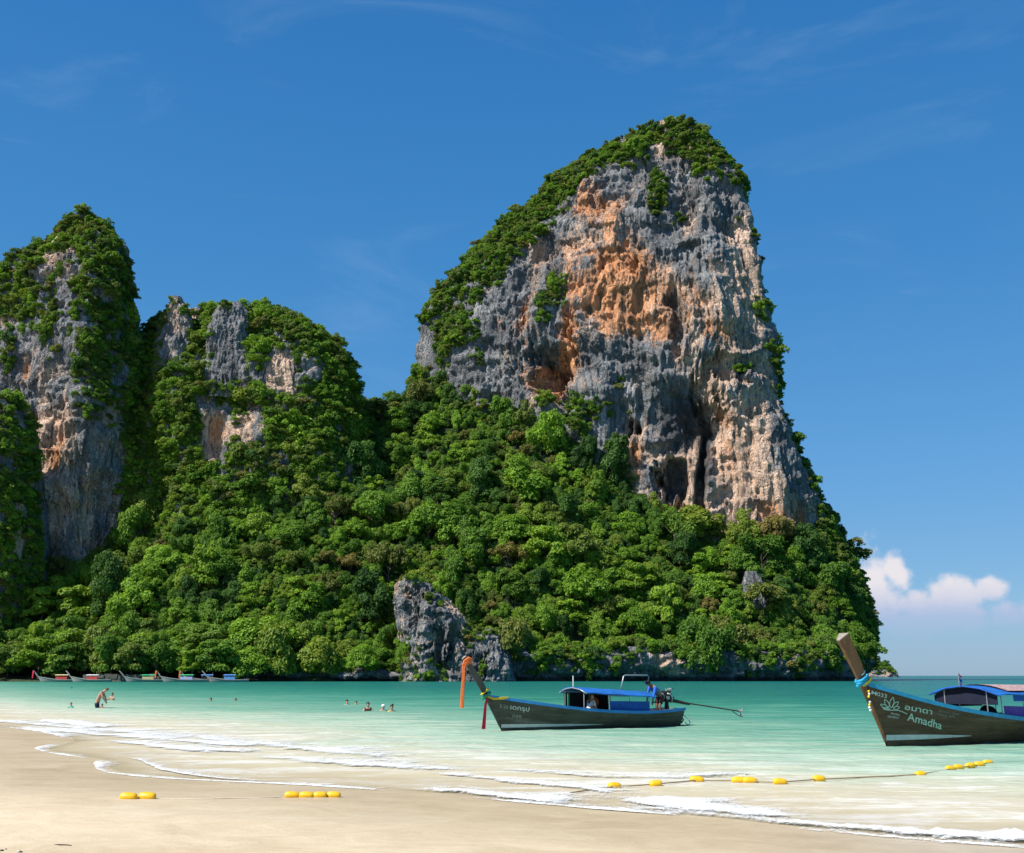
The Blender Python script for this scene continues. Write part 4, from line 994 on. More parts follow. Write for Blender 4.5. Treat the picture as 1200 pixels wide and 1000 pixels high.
def region(t):
    px, py = proj((t['x'], t['y'], t['z'] + 6))
    if px < 290 and t['y'] < 404: return 'along the far beach behind the moored boats'
    if px < 190: return 'at the foot of the shadowed rock tower'
    if px < 285: return 'below the dark gap beside the shadowed tower'
    if px < 450: return 'on the shore under the green hill' if py > 700 else 'climbing the green hill'
    if px < 620 and py > 660: return 'around the grey shore outcrops'
    if px < 700: return 'high on the slope left of the orange cliff' if py < 600 else 'on the slope below the orange cliff cave'
    if px < 940: return 'above the bare sea cliff' if py > 700 else 'under the foot of the orange cliff'
    return 'at the seaward end of the orange cliff'
for i in chosen:
    t = trees[i]; nm, wd = KINDS[t['k']][:2]
    e = empty(nm, (t['x'], t['y'], t['z'] - .4), t['a']); sz_ = 'large ' if t['R'] > 6.8 else ('small ' if t['R'] < 4.4 else ''); lab = sz_ + wd + ' ' + region(t); lab = ' '.join(lab.split()[:16]); tag(e, lab, 'tree', lab)
    tk = link('trunk', TRUNK[i % 3], None, e); hs_ = t['stem'] + t['h'] * .45 + .6; tk.scale = (max(hs_ * 1.0, 3) * .8,) * 2 + (hs_,); tk.location = (0, 0, .1)
    cr = link('crown', CROWN[t['k']][t['v']], None, e); cr.scale = (t['R'], t['R'] * random.uniform(.85, 1.15), t['h']); cr.location = (0, 0, t['stem'] + .4); cr.rotation_euler = (random.uniform(-.22, .22), random.uniform(-.22, .22), 0)
kk = list(KINDS); protos = [proto_obj(CROWN[k][v]) for k in kk for v in (0, 1)]
make_gn('forest', [(trees[i]['x'], trees[i]['y'], trees[i]['z'] + trees[i]['stem']) for i in rest], [(trees[i]['R'], trees[i]['R'], trees[i]['h']) for i in rest],
        [(0, 0, trees[i]['a']) for i in rest], [kk.index(trees[i]['k']) * 2 + trees[i]['v'] for i in rest], protos, 'dense green jungle canopy filling the slope between the trees', 'forest')

# undergrowth closing the gaps between crowns
U = rng.uniform((-292, 368), (172, 545), size=(9000, 2)); uz = hill_z(U[:, 0], U[:, 1]); up_, vp_ = proj(np.column_stack([U, uz + 2]))
ok = (U[:, 1] > np.interp(U[:, 0], coast_x, coast_y) + 1.5) & (uz > 1.5) & (up_ > -40) & (up_ < 1030) & ((U[:, 1] > 398) | (up_ > 285)) & (U[:, 0] < coast_x[-1] + 3)
ok &= np.array([not any(inside(lf, a, b, c + 1, 1.) for lf in LOFTS) if o_ else False for (a, b), c, o_ in zip(U, uz, ok)])
U, uz = U[ok], uz[ok]; n = len(U); us = rng.uniform(1.8, 3.6, n)
make_gn('undergrowth', np.column_stack([U, uz]), np.column_stack([us, us, us * 1.2]), np.column_stack([0 * us, 0 * us, rng.uniform(0, 6.28, n)]), rng.choice(6, n, p=(.2, .3, .2, 0, 0, .3)), SPRO, 'leafy undergrowth between the trees of the slope', 'undergrowth')

def scatter(name, lf, prob, dens, smin, smax, weights, label, lift=.2):
    """dens: plants per square metre where prob = 1"""
    p = (prob * lf.area * dens * lf.front).ravel()
    sel = np.where(rng.uniform(size=p.size) < p)[0]
    V = lf.V.reshape(-1, 3)[sel]; N = lf.N.reshape(-1, 3)[sel]
    n = len(sel); sc = smin + (smax - smin) * rng.uniform(size=n) ** 1.8; sc = sc * np.where(rng.uniform(size=n) < .08, 1.5, 1)
    pts = V + N * (lift * sc[:, None]) - np.array([0, 0, .25]) * sc[:, None]
    S = np.column_stack([sc * rng.uniform(.8, 1.2, n), sc * rng.uniform(.8, 1.2, n), sc * rng.uniform(.7, 1.15, n)])
    ro = np.column_stack([rng.normal(size=n) * .2, rng.normal(size=n) * .2, rng.uniform(0, 6.28, n)])
    pk = rng.choice(len(SPRO), n, p=np.array(weights) / sum(weights))
    return make_gn(name, pts, S, ro, pk, SPRO, label, 'scrub')
def blob(lf, lst):
    r = np.zeros(lf.px.shape)
    for (cx, cyv, rx, ry, st) in lst:
        r = np.maximum(r, st * np.exp(-(((lf.px - cx) / rx) ** 2 + ((lf.py - cyv) / ry) ** 2) ** 2))
    return r
def brk(lf, sc=9., s=0.): return fbm(lf.V[..., 0] / sc + s, lf.V[..., 1] / sc, lf.V[..., 2] / sc, 3)
# orange cliff: cap, left shoulder, right rim, pockets
lim = np.interp(big.px, [480, 500, 530, 560, 590, 610, 630, 660, 685, 700, 740, 770, 800, 830, 850, 870], [388, 378, 358, 342, 322, 300, 270, 244, 220, 198, 186, 177, 187, 198, 204, 210])
cap = sstep(6, -8, big.py - lim + 26 * brk(big))
ed = np.interp(big.z, big.z, big.xr)[:, None] - big.V[..., 0]
rim = sstep(9, 2, ed) * sstep(.0, .35, brk(big, 12, 4) + .15 * (big.py > 420) + .5 * sstep(560, 620, big.py))
low = sstep(-10, 25, big.py - np.interp(big.px, [460, 560, 640, 700, 760, 830, 900, 940, 960, 985], [430, 470, 500, 560, 606, 628, 640, 632, 612, 600]) + 22 * brk(big, 10, 2))
pk_ = blob(big, [(535, 385, 24, 20, 1), (520, 410, 10, 18, .7), (652, 338, 12, 18, .9), (640, 360, 9, 14, .7), (772, 222, 9, 20, .8), (764, 240, 7, 10, .6), (690, 478, 26, 16, .6), (680, 492, 20, 14, .8), (745, 484, 7, 5, .7), (560, 420, 8, 10, .5), (500, 440, 8, 10, .5), (640, 470, 12, 10, .4), (868, 432, 9, 5, .8), (725, 452, 7, 6, .5), (795, 255, 8, 8, .5), (702, 538, 6, 8, .5)])
scatter('cliff_scrub', big, np.clip(cap * sstep(-.75, -.2, brk(big, 6, 9)) + rim * .35 + pk_ + low, 0, 1), .42, 1.0, 3.0, (4, 3, 2, 1, 1, 2), 'low green scrub capping the orange cliff and clinging to its ledges')
# shadowed tower
b1 = brk(left_t, 10, 8)
capl = sstep(8, -10, left_t.py - np.interp(left_t.px, [-40, 0, 20, 40, 60, 90, 110, 140], [340, 372, 360, 322, 312, 305, 320, 330]) + 55 * b1 + 10) * sstep(-.5, .05, b1 + .12) * .8
rgt = sstep(84, 98, left_t.px + 14 * b1) * sstep(508, 440, left_t.py + 40 * b1) * sstep(-.75, -.1, b1)
rgt2 = sstep(140, 152, left_t.px + 10 * b1) * sstep(650, 600, left_t.py)
pl = blob(left_t, [(58, 360, 9, 30, .8), (25, 350, 24, 26, 1), (60, 420, 6, 10, .4), (8, 400, 10, 30, .4), (22, 500, 16, 30, .8)])
scatter('tower_scrub', left_t, np.clip(capl + rgt + rgt2 * .8 + pl + sstep(650, 690, left_t.py), 0, 1), .30, 1.1, 3.6, (4, 3, 2, 3, 2, 2), 'dark scrub and small trees covering the top and flank of the shadowed tower')
# green hill
b2 = brk(mid, 11, 15)
bare = blob(mid, [(252, 506, 24, 40, 1.5), (298, 500, 17, 24, 1.2), (332, 434, 24, 36, 1.3), (318, 612, 22, 34, 1.2), (406, 556, 11, 44, 1.2), (345, 590, 10, 40, .8), (370, 430, 14, 20, .8), (268, 412, 30, 52, 1.4), (205, 392, 24, 36, 1.4)])
scatter('hill_scrub', mid, np.clip(sstep(-.85, -.55, b2) - bare, 0, 1), .19, 1.4, 5.0, (3, 4, 3, 4, 3, 1), 'small trees, vines and scrub smothering the green hill')
for lf, nm, lst, lb in ((pin1, 'pinnacle_scrub', [(190, 366, 8, 20, .9), (220, 362, 12, 10, .9), (205, 350, 7, 6, .8), (228, 400, 8, 30, .8), (184, 400, 6, 30, .6)], 'bushes growing round the small pinnacle'),
                        (pin2, 'summit_scrub', [(263, 360, 7, 5, 1), (292, 378, 6, 12, .9), (247, 395, 3, 30, .4), (270, 458, 30, 10, 1)], 'bushes on top of the broad pinnacle'),
                        (pin3, 'buttress_scrub', [(333, 404, 14, 8, 1), (352, 430, 6, 30, .9), (330, 470, 26, 6, .8)], 'bushes round the pale rock buttress'),
                        (out_a, 'outcrop_scrub', [(490, 676, 22, 7, 1), (520, 690, 16, 8, .5), (548, 740, 12, 12, .8), (508, 706, 8, 10, .5), (470, 770, 20, 24, 1), (505, 790, 16, 14, .8)], 'bushes on the grey leaning outcrop'),
                        (out_b, 'shore_scrub', [(560, 746, 22, 8, 1), (545, 752, 12, 10, 1), (568, 782, 7, 12, .6)], 'bushes on the rounded shore outcrop'),
                        (butt, 'buttress_vines', [(0, 560, 200, 400, 1)], 'bright green vines blanketing the left buttress')):
    scatter(nm, lf, blob(lf, lst), .28 if lf is not butt else .12, .9 if lf is not butt else 1.8, 1.9 if lf is not butt else 3.6, (2, 3, 3, 1, 2, .6), lb)
scatter('headland_trees', head, sstep(791, 787, head.py + 2 * brk(head, 30)), .03, 2.5, 5.5, (2, 4, 1, 0, 0, 2), 'far trees covering the low headland')
# growth hanging over the top of the sea cliff
class _S: pass
sc_ = _S(); sc_.V = scV; sc_.px, sc_.py = proj(scV); sc_.front = np.ones(scV.shape[:2], bool)
du = np.gradient(scV, axis=0); dv = np.gradient(scV, axis=1); cr_ = np.cross(dv, du); sc_.area = np.linalg.norm(cr_, axis=-1); sc_.N = cr_ / (sc_.area[..., None] + 1e-9)
pr = np.clip(sstep(.62, .76, np.linspace(0, 1, scV.shape[0])[:, None] + .16 * brk(sc_, 7)) + blob(sc_, [(690, 775, 50, 14, .5), (930, 775, 30, 16, .5), (940, 760, 70, 12, .6), (740, 755, 30, 10, .5)]), 0, 1) * (1 - blob(sc_, [(800, 782, 62, 18, .85), (900, 788, 40, 9, .6), (650, 790, 20, 8, .6)]))
scatter('sea_cliff_vines', sc_, pr, .34, 1.1, 3.0, (1, 3, 2, 3, 3, 1), 'vines and bushes hanging over the undercut sea cliff', .4)
# ================================================================== BOATS
BENCH = bpy.data.scenes.new('workbench')                # small separate scene, so modifiers evaluate without the landscape
def evaluated(o):
    BENCH.collection.objects.link(o); vl = BENCH.view_layers[0]; vl.update(); dg = vl.depsgraph; dg.update()
    return bpy.data.meshes.new_from_object(o.evaluated_get(dg))
def text_mesh(s, bold=0.0):
    cu = bpy.data.curves.new('lettering', 'FONT'); cu.body = s; cu.size = 1.0; cu.offset = bold; cu.resolution_u = 3
    o = bpy.data.objects.new('lettering', cu); me = evaluated(o)
    V = [tuple(v.co) for v in me.vertices]; Fs = [tuple(p.vertices) for p in me.polygons]
    bpy.data.objects.remove(o); bpy.data.meshes.remove(me); bpy.data.curves.remove(cu)
    return V, Fs

class Hull:
    """long-tail boat hull; local x runs from the bow waterline to the stern, -y faces the beach"""
    def __init__(s, L, sheer, beam, rake=.56, curve=.03, zk=-.3):
        s.L, s.beam, s.rake, s.curve, s.zk = L, beam, rake, curve, zk
        s.sx, s.sz = zip(*sheer)
    def u0(s, z): return -s.rake * z - s.curve * z * z if z > 0 else -s.rake * z * .6
    def zg(s, t):
        # smooth interpolation of the sheer line
        xs_, zs_ = s.sx, s.sz
        return float(np.interp(t, np.linspace(0, 1, 41), np.convolve(np.pad(np.interp(np.linspace(0, 1, 41), xs_, zs_), 3, mode='reflect', reflect_type='odd'), np.ones(7) / 7, 'valid')))
    def B(s, t):
        if t < .55: return .05 + s.beam * (1 - (1 - t / .55) ** 2.0)
        return .05 + s.beam * (1 - .38 * ((t - .55) / .45) ** 1.8)
    def shp(s, v): return .12 + .88 * max(v, 0) ** .5 if v > 0 else .0
    def pt(s, t, v, side=-1, off=0.0):
        zg = s.zg(t); z = s.zk + (zg - s.zk) * v
        u = s.u0(z) * (1 - t) + (s.L + .18 * z) * t
        b = (s.B(t)) * s.shp(v) + off
        return Vector((u, side * b, z))
    def on(s, u, z, off=.006):
        """point on the near side at length u and height z"""
        a = s.u0(z); b = s.L + .18 * z; t = min(max((u - a) / (b - a), 0), 1)
        zg = s.zg(t); v = (z - s.zk) / (zg - s.zk)
        return Vector((u, -(s.B(t) * s.shp(v) + off), z))
    def on_np(s, U, Z):
        a = -s.rake * Z - s.curve * Z * Z; b = s.L + .18 * Z; t = np.clip((U - a) / (b - a), 0, 1)
        tt = np.linspace(0, 1, 201); zg = np.interp(t, tt, [s.zg(x) for x in tt]); Bt = np.interp(t, tt, [s.B(x) for x in tt])
        v = np.clip((Z - s.zk) / (zg - s.zk), 1e-4, 3)
        return np.stack([U, -(Bt * (.12 + .88 * v ** .5) + .006), Z], -1)
    def build(s, root, mats, nst=40, nv=10, stripe=None, rail=.05):
        ts = [((i / nst) ** 1.3) for i in range(nst + 1)]; vs = [(j / nv) for j in range(nv + 1)]
        b = MB()
        rows = []
        for t in ts:
            r = [s.pt(t, v, -1) for v in reversed(vs)] + [s.pt(t, v, 1) for v in vs[1:]]
            rows.append(r)
        b.grid(rows)
        n = len(rows[0]); b.add(rows[-1], [tuple(range(n))])                   # transom
        inner = []
        for t in ts[1:]:
            k = .05
            r = [s.pt(t, v, -1, -min(k, s.B(t) * .5)) + Vector((.0, 0, .02 if v < .9 else 0)) for v in reversed(vs) if v > .25]
            r += [s.pt(t, v, 1, -min(k, s.B(t) * .5)) + Vector((.0, 0, .02 if v < .9 else 0)) for v in vs if v > .25]
            inner.append(r)
        hull = b.build('hull', mats['hull'], root, True)
        MB().grid(inner).build('inner_lining', mats['inside'], root, True)
        for sd_ in (-1, 1):
            g = MB(); rr = []
            for t in ts:
                p = s.pt(t, 1.0, sd_); q = Vector((0, sd_, 0))
                w_ = rail
                rr.append([p + q * -.035 + Vector((0, 0, .035)), p + q * .03 + Vector((0, 0, .035)), p + q * .035 + Vector((0, 0, -w_)), p + q * -.035 + Vector((0, 0, -w_ * .4))])
            g.grid(rr, True); g.add(rr[-1], [(0, 1, 2, 3)]); g.add(rr[0], [(3, 2, 1, 0)])
            g.build('gunwale', mats['rail'], root)
        if stripe:
            z0, z1, u1 = stripe
            st = MB(); rr = []
            for i in range(31):
                f = i / 30; zc = z0 + .03 * f; hw = (z1 - z0) / 2 * (1 - f ** 2.2) + .006
                ua = s.u0(z0) + .02 + f * (u1 - s.u0(z0))
                zm = (z0 + z1) / 2 - .02 * f
                rr.append([s.on(ua, zm + hw, .008), s.on(ua, zm - hw, .008)])
            st.grid(rr).build('waterline_stripe', M['white'], root)
        return hull
    def prow(s, root, mat, endmat, tip_z, w0=.10, w1=.13, dep0=.22, dep1=.20, zb=.15):
        """thick stem timber running up past the gunwale"""
        b = MB(); rr = []
        for i in range(15):
            f = i / 14; z = zb + (tip_z - zb) * f; u = s.u0(z) - .03
            dz = .02; tan_ = Vector((s.u0(z + dz) - s.u0(z), 0, dz)).normalized(); nrm = Vector((tan_.z, 0, -tan_.x))
            dp = np.interp(z, [0, s.sz[0] * .86, s.sz[0] * 1.12, tip_z], [.045, .06, dep0, dep1]); wd = np.interp(z, [0, s.sz[0], tip_z], [.045, w0, w1])
            c = Vector((u, 0, z)); back = c + nrm * dp
            rr.append([c + Vector((0, -wd * .35, 0)), back + Vector((0, -wd, 0)), back + Vector((0, wd, 0)), c + Vector((0, wd * .35, 0))])
        b.grid(rr, True); b.build('prow_post', mat, root)
        e = MB(); top = rr[-1]; lift = Vector((-.012, 0, .03)); e.add(top + [p + lift for p in top], [(4, 5, 6, 7), (0, 1, 5, 4), (1, 2, 6, 5), (2, 3, 7, 6), (3, 0, 4, 7)])
        e.build('prow_cap', endmat, root)

def on_pixel(hull, root, px, py):
    """(u, z) on the near side of the hull that the pixel looks at"""
    Mw = Matrix.Translation(root.location) @ Matrix.Rotation(root.rotation_euler.z, 4, 'Z'); best = None
    lo_u, hi_u, lo_z, hi_z = -1.2, hull.L * .8, .0, 2.2
    for it in range(4):
        U = np.linspace(lo_u, hi_u, 41); Z = np.linspace(lo_z, hi_z, 31); best = (1e9, 0, 0)
        UU, ZZ = np.meshgrid(U, Z); PP = hull.on_np(UU, ZZ)
        ca, sa = math.cos(root.rotation_euler.z), math.sin(root.rotation_euler.z)
        WX = root.location.x + PP[..., 0] * ca - PP[..., 1] * sa; WY = root.location.y + PP[..., 0] * sa + PP[..., 1] * ca
        a, b_ = proj(np.stack([WX, WY, PP[..., 2]], -1)); d = (a - px) ** 2 + (b_ - py) ** 2
        kbest = np.unravel_index(np.argmin(d), d.shape); best = (d[kbest], UU[kbest], ZZ[kbest])
        du_, dz_ = (hi_u - lo_u) / 12, (hi_z - lo_z) / 12
        lo_u, hi_u, lo_z, hi_z = best[1] - du_, best[1] + du_, best[2] - dz_, best[2] + dz_
    return best[1], best[2]
def letter_on(hull, root, s, p0, p1, hpx, mat, name='lettering', bold=.0, sub=True):
    """text whose base line runs from pixel p0 to p1 on the planking, hpx tall"""
    V, Fs = text_mesh(s, bold)
    u0, z0 = on_pixel(hull, root, *p0); u1, z1 = on_pixel(hull, root, *p1)
    uh, zh = on_pixel(hull, root, p0[0] + hpx * .1, p0[1] - hpx)
    xs_ = [v[0] for v in V]; w_ = max(xs_) - min(xs_); x0 = min(xs_); cap = .70
    b = MB(); out = []
    for (x, y, _) in V:
        f = (x - x0) / w_; g = y / cap
        u = u0 + (u1 - u0) * f + (uh - u0) * g; z = z0 + (z1 - z0) * f + (zh - z0) * g
        out.append(hull.on(u, z, .008))
    b.add(out, Fs); return b.build(name, mat, root)
def stroke_on(hull, root, pxs, wpx, mat, name):
    b = MB()
    for line in pxs:
        P = [Vector(p) for p in line]; rr = []
        for i, p in enumerate(P):
            t_ = (P[min(i + 1, len(P) - 1)] - P[max(i - 1, 0)]).normalized(); n_ = Vector((-t_.y, t_.x)) * wpx / 2
            pair = []
            for q in (p + n_, p - n_):
                u, z = on_pixel(hull, root, q.x, q.y); pair.append(hull.on(u, z, .008))
            rr.append(pair)
        b.grid(rr)
    return b.build(name, mat, root)

def ribbon(name, mat, path, w, label, cat, group=None, thick=.012, parent=None):
    """a strip of folded cloth along a path, w = width(s)"""
    P = [Vector(p) for p in path]; b = MB(); n = len(P); rr = []
    for i, p in enumerate(P):
        ww = w[i] if hasattr(w, '__len__') else w
        t_ = (P[min(i + 1, n - 1)] - P[max(i - 1, 0)]).normalized(); a = t_.cross(Vector((0, 1, 0)))
        if a.length < .2: a = t_.cross(Vector((1, 0, 0)))
        a.normalize(); nn = a.cross(t_).normalized()
        row = []
        for k in range(9):
            f = k / 8 - .5; row.append(p + a * f * ww + nn * (thick * math.sin(k * 2.4 + i * .5) + thick))
        for k in range(8, -1, -1):
            f = k / 8 - .5; row.append(p + a * f * ww + nn * (thick * math.sin(k * 2.4 + i * .5) - thick))
        rr.append(row)
    b.grid(rr, True); b.add(rr[-1], [tuple(range(18))]); b.add(rr[0], [tuple(range(17, -1, -1))])
    o = b.build(name, mat, parent, True)
    if parent is None: tag(o, label, cat, group)
    return o
def knot(name, mat, C, ax, r, turns, rad, label, cat):
    """cloth wound round a post: C centre, ax post axis"""
    ax = Vector(ax).normalized(); a = ax.cross(Vector((0, 1, 0))).normalized(); b_ = ax.cross(a)
    path = []
    for i in range(int(turns * 14) + 1):
        th = i / 14 * 2 * math.pi; w_ = 1 + .16 * math.sin(i * .83) + .1 * math.sin(i * 2.1); path.append(Vector(C) + (a * math.cos(th) * r[0] + b_ * math.sin(th) * r[1]) * w_ + ax * (i / 14 * rad * 1.25 - turns * rad * .6) + ax * .03 * math.sin(th))
    m = MB(); m.tube(path, [rad * (.85 + .25 * math.sin(i * 1.3)) for i in range(len(path))], 7)
    o = m.build(name, mat, None, True); return tag(o, label, cat)
def world_of(root, p): return Matrix.Translation(root.location) @ Matrix.Rotation(root.rotation_euler.z, 4, 'Z') @ Vector(p)

def roof(root, x0, x1, half, ze, rise, mat, name='roof', sag=.0, n=10, over=.02):
    b = MB(); rr = []
    for i in range(9):
        x = x0 + (x1 - x0) * i / 8; drop = sag * i / 8; row = []
        for k in range(n + 1):
            f = k / n * 2 - 1; row.append(Vector((x, f * half, ze - drop + rise * (1 - f * f) + .012 * math.sin(i * 2.1 + k))))
        rr.append(row)
    low = [[p - Vector((0, 0, .035)) for p in r] for r in rr]
    b.grid(rr); b.grid([list(reversed(r)) for r in low])
    per = lambda g: g[0] + [r[-1] for r in g[1:]] + list(reversed(g[-1][:-1])) + [r[0] for r in reversed(g[1:-1])]
    A_, B_ = per(rr), per(low); m = len(A_); b.add(A_ + B_, [(i, (i + 1) % m, m + (i + 1) % m, m + i) for i in range(m)])
    return b.build(name, mat, root, True)
def posts(root, pts, mat, r=.018):
    for (x, y, z0, z1) in pts: MB().tube([(x, y, z0), (x, y, z1)], r, 6).build('roof_post', mat, root)
def panel(root, x0, x1, y, zb0, zb1, h, mat, name, wav=.02):
    b = MB(); rr = []
    for j in range(5):
        rr.append([Vector((x0 + (x1 - x0) * i / 16, y + wav * math.sin(i * 1.1 + j * .4), zb0 + (zb1 - zb0) * i / 16 + h * j / 4)) for i in range(17)])
    bk = [[p + Vector((0, .02, 0)) for p in r] for r in rr]
    b.grid(rr); b.grid([list(reversed(r)) for r in bk])
    m = [(rr[0], bk[0]), (rr[-1], bk[-1])]
    for a_, c_ in m: b.grid([a_, c_])
    b.grid([[r[0] for r in rr], [r[0] for r in bk]]); b.grid([[r[-1] for r in rr], [r[-1] for r in bk]])
    return b.build(name, mat, root, True)
def thwarts(root, h, ts, mat):
    for t in ts:
        z = h.zg(t) - .12; p = h.pt(t, .82, 1); MB().box((p.x, 0, z), (.22, abs(p.y) * 1.9, .035)).build('thwart', mat, root)
def deck(root, h, mat, t0=.12, t1=.97, zoff=.0):
    rr = []
    for i in range(21):
        t = t0 + (t1 - t0) * i / 20; z = .16 + zoff; v = (z - h.zk) / (h.zg(t) - h.zk); p = h.pt(t, v, 1, -.03); rr.append([Vector((p.x, -p.y, z)), Vector((p.x, p.y, z))])
    b = MB().grid(rr); b.grid([[p - Vector((0, 0, .04)) for p in reversed(r)] for r in rr]); b.build('deck', mat, root)

# ---------------------------------------------------------------- the middle boat
bowA = ground(588, 857); boatA = empty('longtail_boat', (bowA.x, bowA.y, 0), R(33)); hA = Hull(8.45, [(0, 1.30), (.12, 1.12), (.28, .90), (.48, .70), (.72, .60), (.9, .63), (1, .70)], .80, .54, .045)
tag(boatA, 'dark wooden longtail boat with blue roof and orange sash on its prow', 'boat', 'longtail boats afloat off the beach')
hA.build(boatA, dict(hull=M['hull_a'], inside=M['wood_in'], rail=M['blue_rail2']), stripe=(.13, .24, 4.2), rail=.075)
hA.prow(boatA, M['prow_a'], M['post_end'], 2.58, .085, .085, .22, .17)
deck(boatA, hA, M['wood_in']); thwarts(boatA, hA, (.30, .48, .66, .82), M['wood_in'])
letter_on(hA, boatA, 'เจ', (586, 829), (595, 831), 5, M['letter_dim'])
letter_on(hA, boatA, 'เดกรุป', (598, 831), (620, 834), 5, M['letter'], bold=.012)
letter_on(hA, boatA, '088', (600, 841), (611, 842), 4, M['letter_dim'])
letter_on(hA, boatA, 'อ่าวนาง - ไร่เลย์ - กระบี่', (593, 842), (618, 847), 1.9, M['letter_dim'])
zr = 1.38
roof(boatA, 3.25, 6.75, .90, zr, .20, M['blue_tarp'], sag=.2)
MB().tube([(3.26, -.91, zr - .04), (3.24, -.5, zr + .10), (3.22, 0, zr + .165), (3.24, .5, zr + .10), (3.26, .91, zr - .04)], .022, 6).build('roof_hoop', M['steel'], boatA, True)
posts(boatA, [(x, s_ * .62, .50, zr + .05 - (x - 3.25) * .057) for x in (3.35, 4.55, 5.6, 6.6) for s_ in (-1, 1)], M['steel'])
panel(boatA, 4.57, 6.55, -.70, .60, .56, .44, M['blue_panel'], 'side_cloth', .012)
panel(boatA, 3.38, 5.55, .70, .56, .54, .80, M['dark_cloth'], 'far_curtain')
panel(boatA, 3.40, 4.55, -.72, zr - .10, zr - .12, .10, M['dark_cloth'], 'roof_fringe', .01)
panel(boatA, 3.36, 3.46, .46, .50, .50, .84, M['green'], 'green_drape', .01)
MB().tube([(3.30, 0, zr + .14), (3.30, 0, zr + .62)], .022, 6).build('flag_staff', M['white'], boatA)
for yy in (-.0,):
    MB().tube([(5.45, yy - .25, zr + .06), (5.62, yy - .25, 1.98), (5.70, yy - .25, 2.02), (6.86, yy - .25, 2.02), (6.93, yy - .25, 1.98), (6.78, yy - .25, zr + .02)], .026, 8).build('luggage_frame', M['steel'], boatA, True)
# engine and long tail
def longtail(root, x, z, scale, tail, drop, full=True):
    e = MB(); e.box((x, 0, z + .30), (.34, .34, .34)); e.box((x - .02, 0, z + .52), (.30, .26, .12)); e.box((x - .22, .04, z + .34), (.12, .30, .30)); e.box((x + .22, -.02, z + .22), (.14, .26, .24))
    eng = e.build('engine', M['iron'], root)
    if full:
        for k in range(4): MB().tube([(x - .13 + .085 * k, -.15, z + .56), (x - .13 + .085 * k, -.15, z + .66)], .03, 7).build('spark_plug', M['alu'], eng)
        MB().tube([(x - .30, -.08, z + .33), (x - .36, -.08, z + .33)], .16, 14).build('flywheel', M['alu'], eng, True)
        MB().tube([(x - .12, -.20, z + .46), (x + .02, -.23, z + .44), (x + .12, -.22, z + .30), (x + .10, -.20, z + .12)], [.04, .045, .045, .04], 8).build('exhaust_pipe', M['alu'], eng, True)
        MB().ell((x + .12, -.10, z + .62), (.10, .10, .07)).build('air_filter', M['alu'], eng, True)
        MB().tube([(x + .20, .0, z + .52), (x + .36, -.02, z + .66)], .018, 6).build('throttle_lever', M['iron'], eng)
        MB().box((x - .06, -.185, z + .30), (.16, .02, .14)).build('valve_cover', M['alu'], eng)
    MB().tube([(x, 0, z - .16), (x, 0, z + .16)], [.11, .07], 10).build('pivot', M['iron'], root)
    MB().tube([(x - .16, 0, z + .20), (x - .55, -.02, z + .14), (x - .75, -.02, z + .12)], [.035, .028, .03], 8).build('tiller', M['rust'], root)
    x2 = x + tail
    MB().tube([(x + .2, 0, z + .20), (x + 1.0, 0, z + .20 - drop * .26), (x + 1.25, 0, z + .2 - drop * .34)], [.075, .062, .05], 9).build('shaft_housing', M['rust'], root)
    MB().tube([(x + 1.0, 0, z + .215 - drop * .26), (x2, 0, z + .2 - drop)], .027, 8).build('propeller_shaft', M['rust'], root)
    p = MB(); c = Vector((x2 + .02, 0, z + .2 - drop))
    p.tube([c - Vector((.07, 0, 0)), c + Vector((.10, 0, 0))], [.045, .02], 8)
    for k in range(3):
        a = k * 2.094 + .5; d = Vector((0, math.cos(a), math.sin(a))); q = Vector((0, -math.sin(a), math.cos(a)))
        p.add([c + d * .03 - q * .03, c + d * .15 - q * .075 + Vector((.03, 0, 0)), c + d * .21, c + d * .15 + q * .06 - Vector((.03, 0, 0)), c + d * .03 + q * .03],
              [(0, 1, 2, 3, 4), (4, 3, 2, 1, 0)])
    p.build('propeller', M['alu'], root)
    MB().tube([(x2 - .45, 0, z + .16 - drop * .9), (x2 - .1, 0, z + .02 - drop), (x2 + .14, 0, z - .03 - drop)], .016, 6).build('skeg', M['rust'], root)
longtail(boatA, 8.05, .82, 1, 4.15, .52)
MB().tube([(8.62, -.15, .42), (8.80, -.20, .40), (8.98, -.25, .28), (9.06, -.28, .10), (8.94, -.28, .02), (8.80, -.24, .12)], .022, 7).build('white_hose', M['white'], boatA, True)
MB().tube([(8.50, -.10, .46), (8.68, -.15, .40), (8.78, -.18, .22), (8.66, -.18, .10)], .03, 7).build('stern_fitting', M['iron'], boatA, True)
# sashes on the prow
tipA = Vector((hA.u0(2.5) + .02, 0, 2.5))
def hang(root, pts): return [world_of(root, p) for p in pts]
x_, z_ = hA.u0(2.48), 2.48
ribbon('hanging_sash', M['orange'], hang(boatA, [(x_ + .20, -.13, z_ + .06), (x_ + .08, -.16, z_ + .10), (x_ - .06, -.13, z_ + .02), (x_ - .10, -.10, z_ - .12), (x_ - .11, -.10, z_ - .5), (x_ - .14, -.10, z_ - 1.0), (x_ - .16, -.10, z_ - 1.62)]), [.17, .20, .16, .12, .11, .125, .14], 'orange cloth sash hanging from the tip of the dark boat prow', 'sash', thick=.016)
knot('orange_knot', M['orange'], world_of(boatA, (hA.u0(2.42) + .07, 0, 2.46)), Matrix.Rotation(boatA.rotation_euler.z, 4, 'Z') @ Vector((-.6, 0, 1)), (.14, .15), 1.8, .045, 'orange cloth knot bound round the dark boat prow tip', 'sash')
x_, z_ = hA.u0(1.3), 1.22
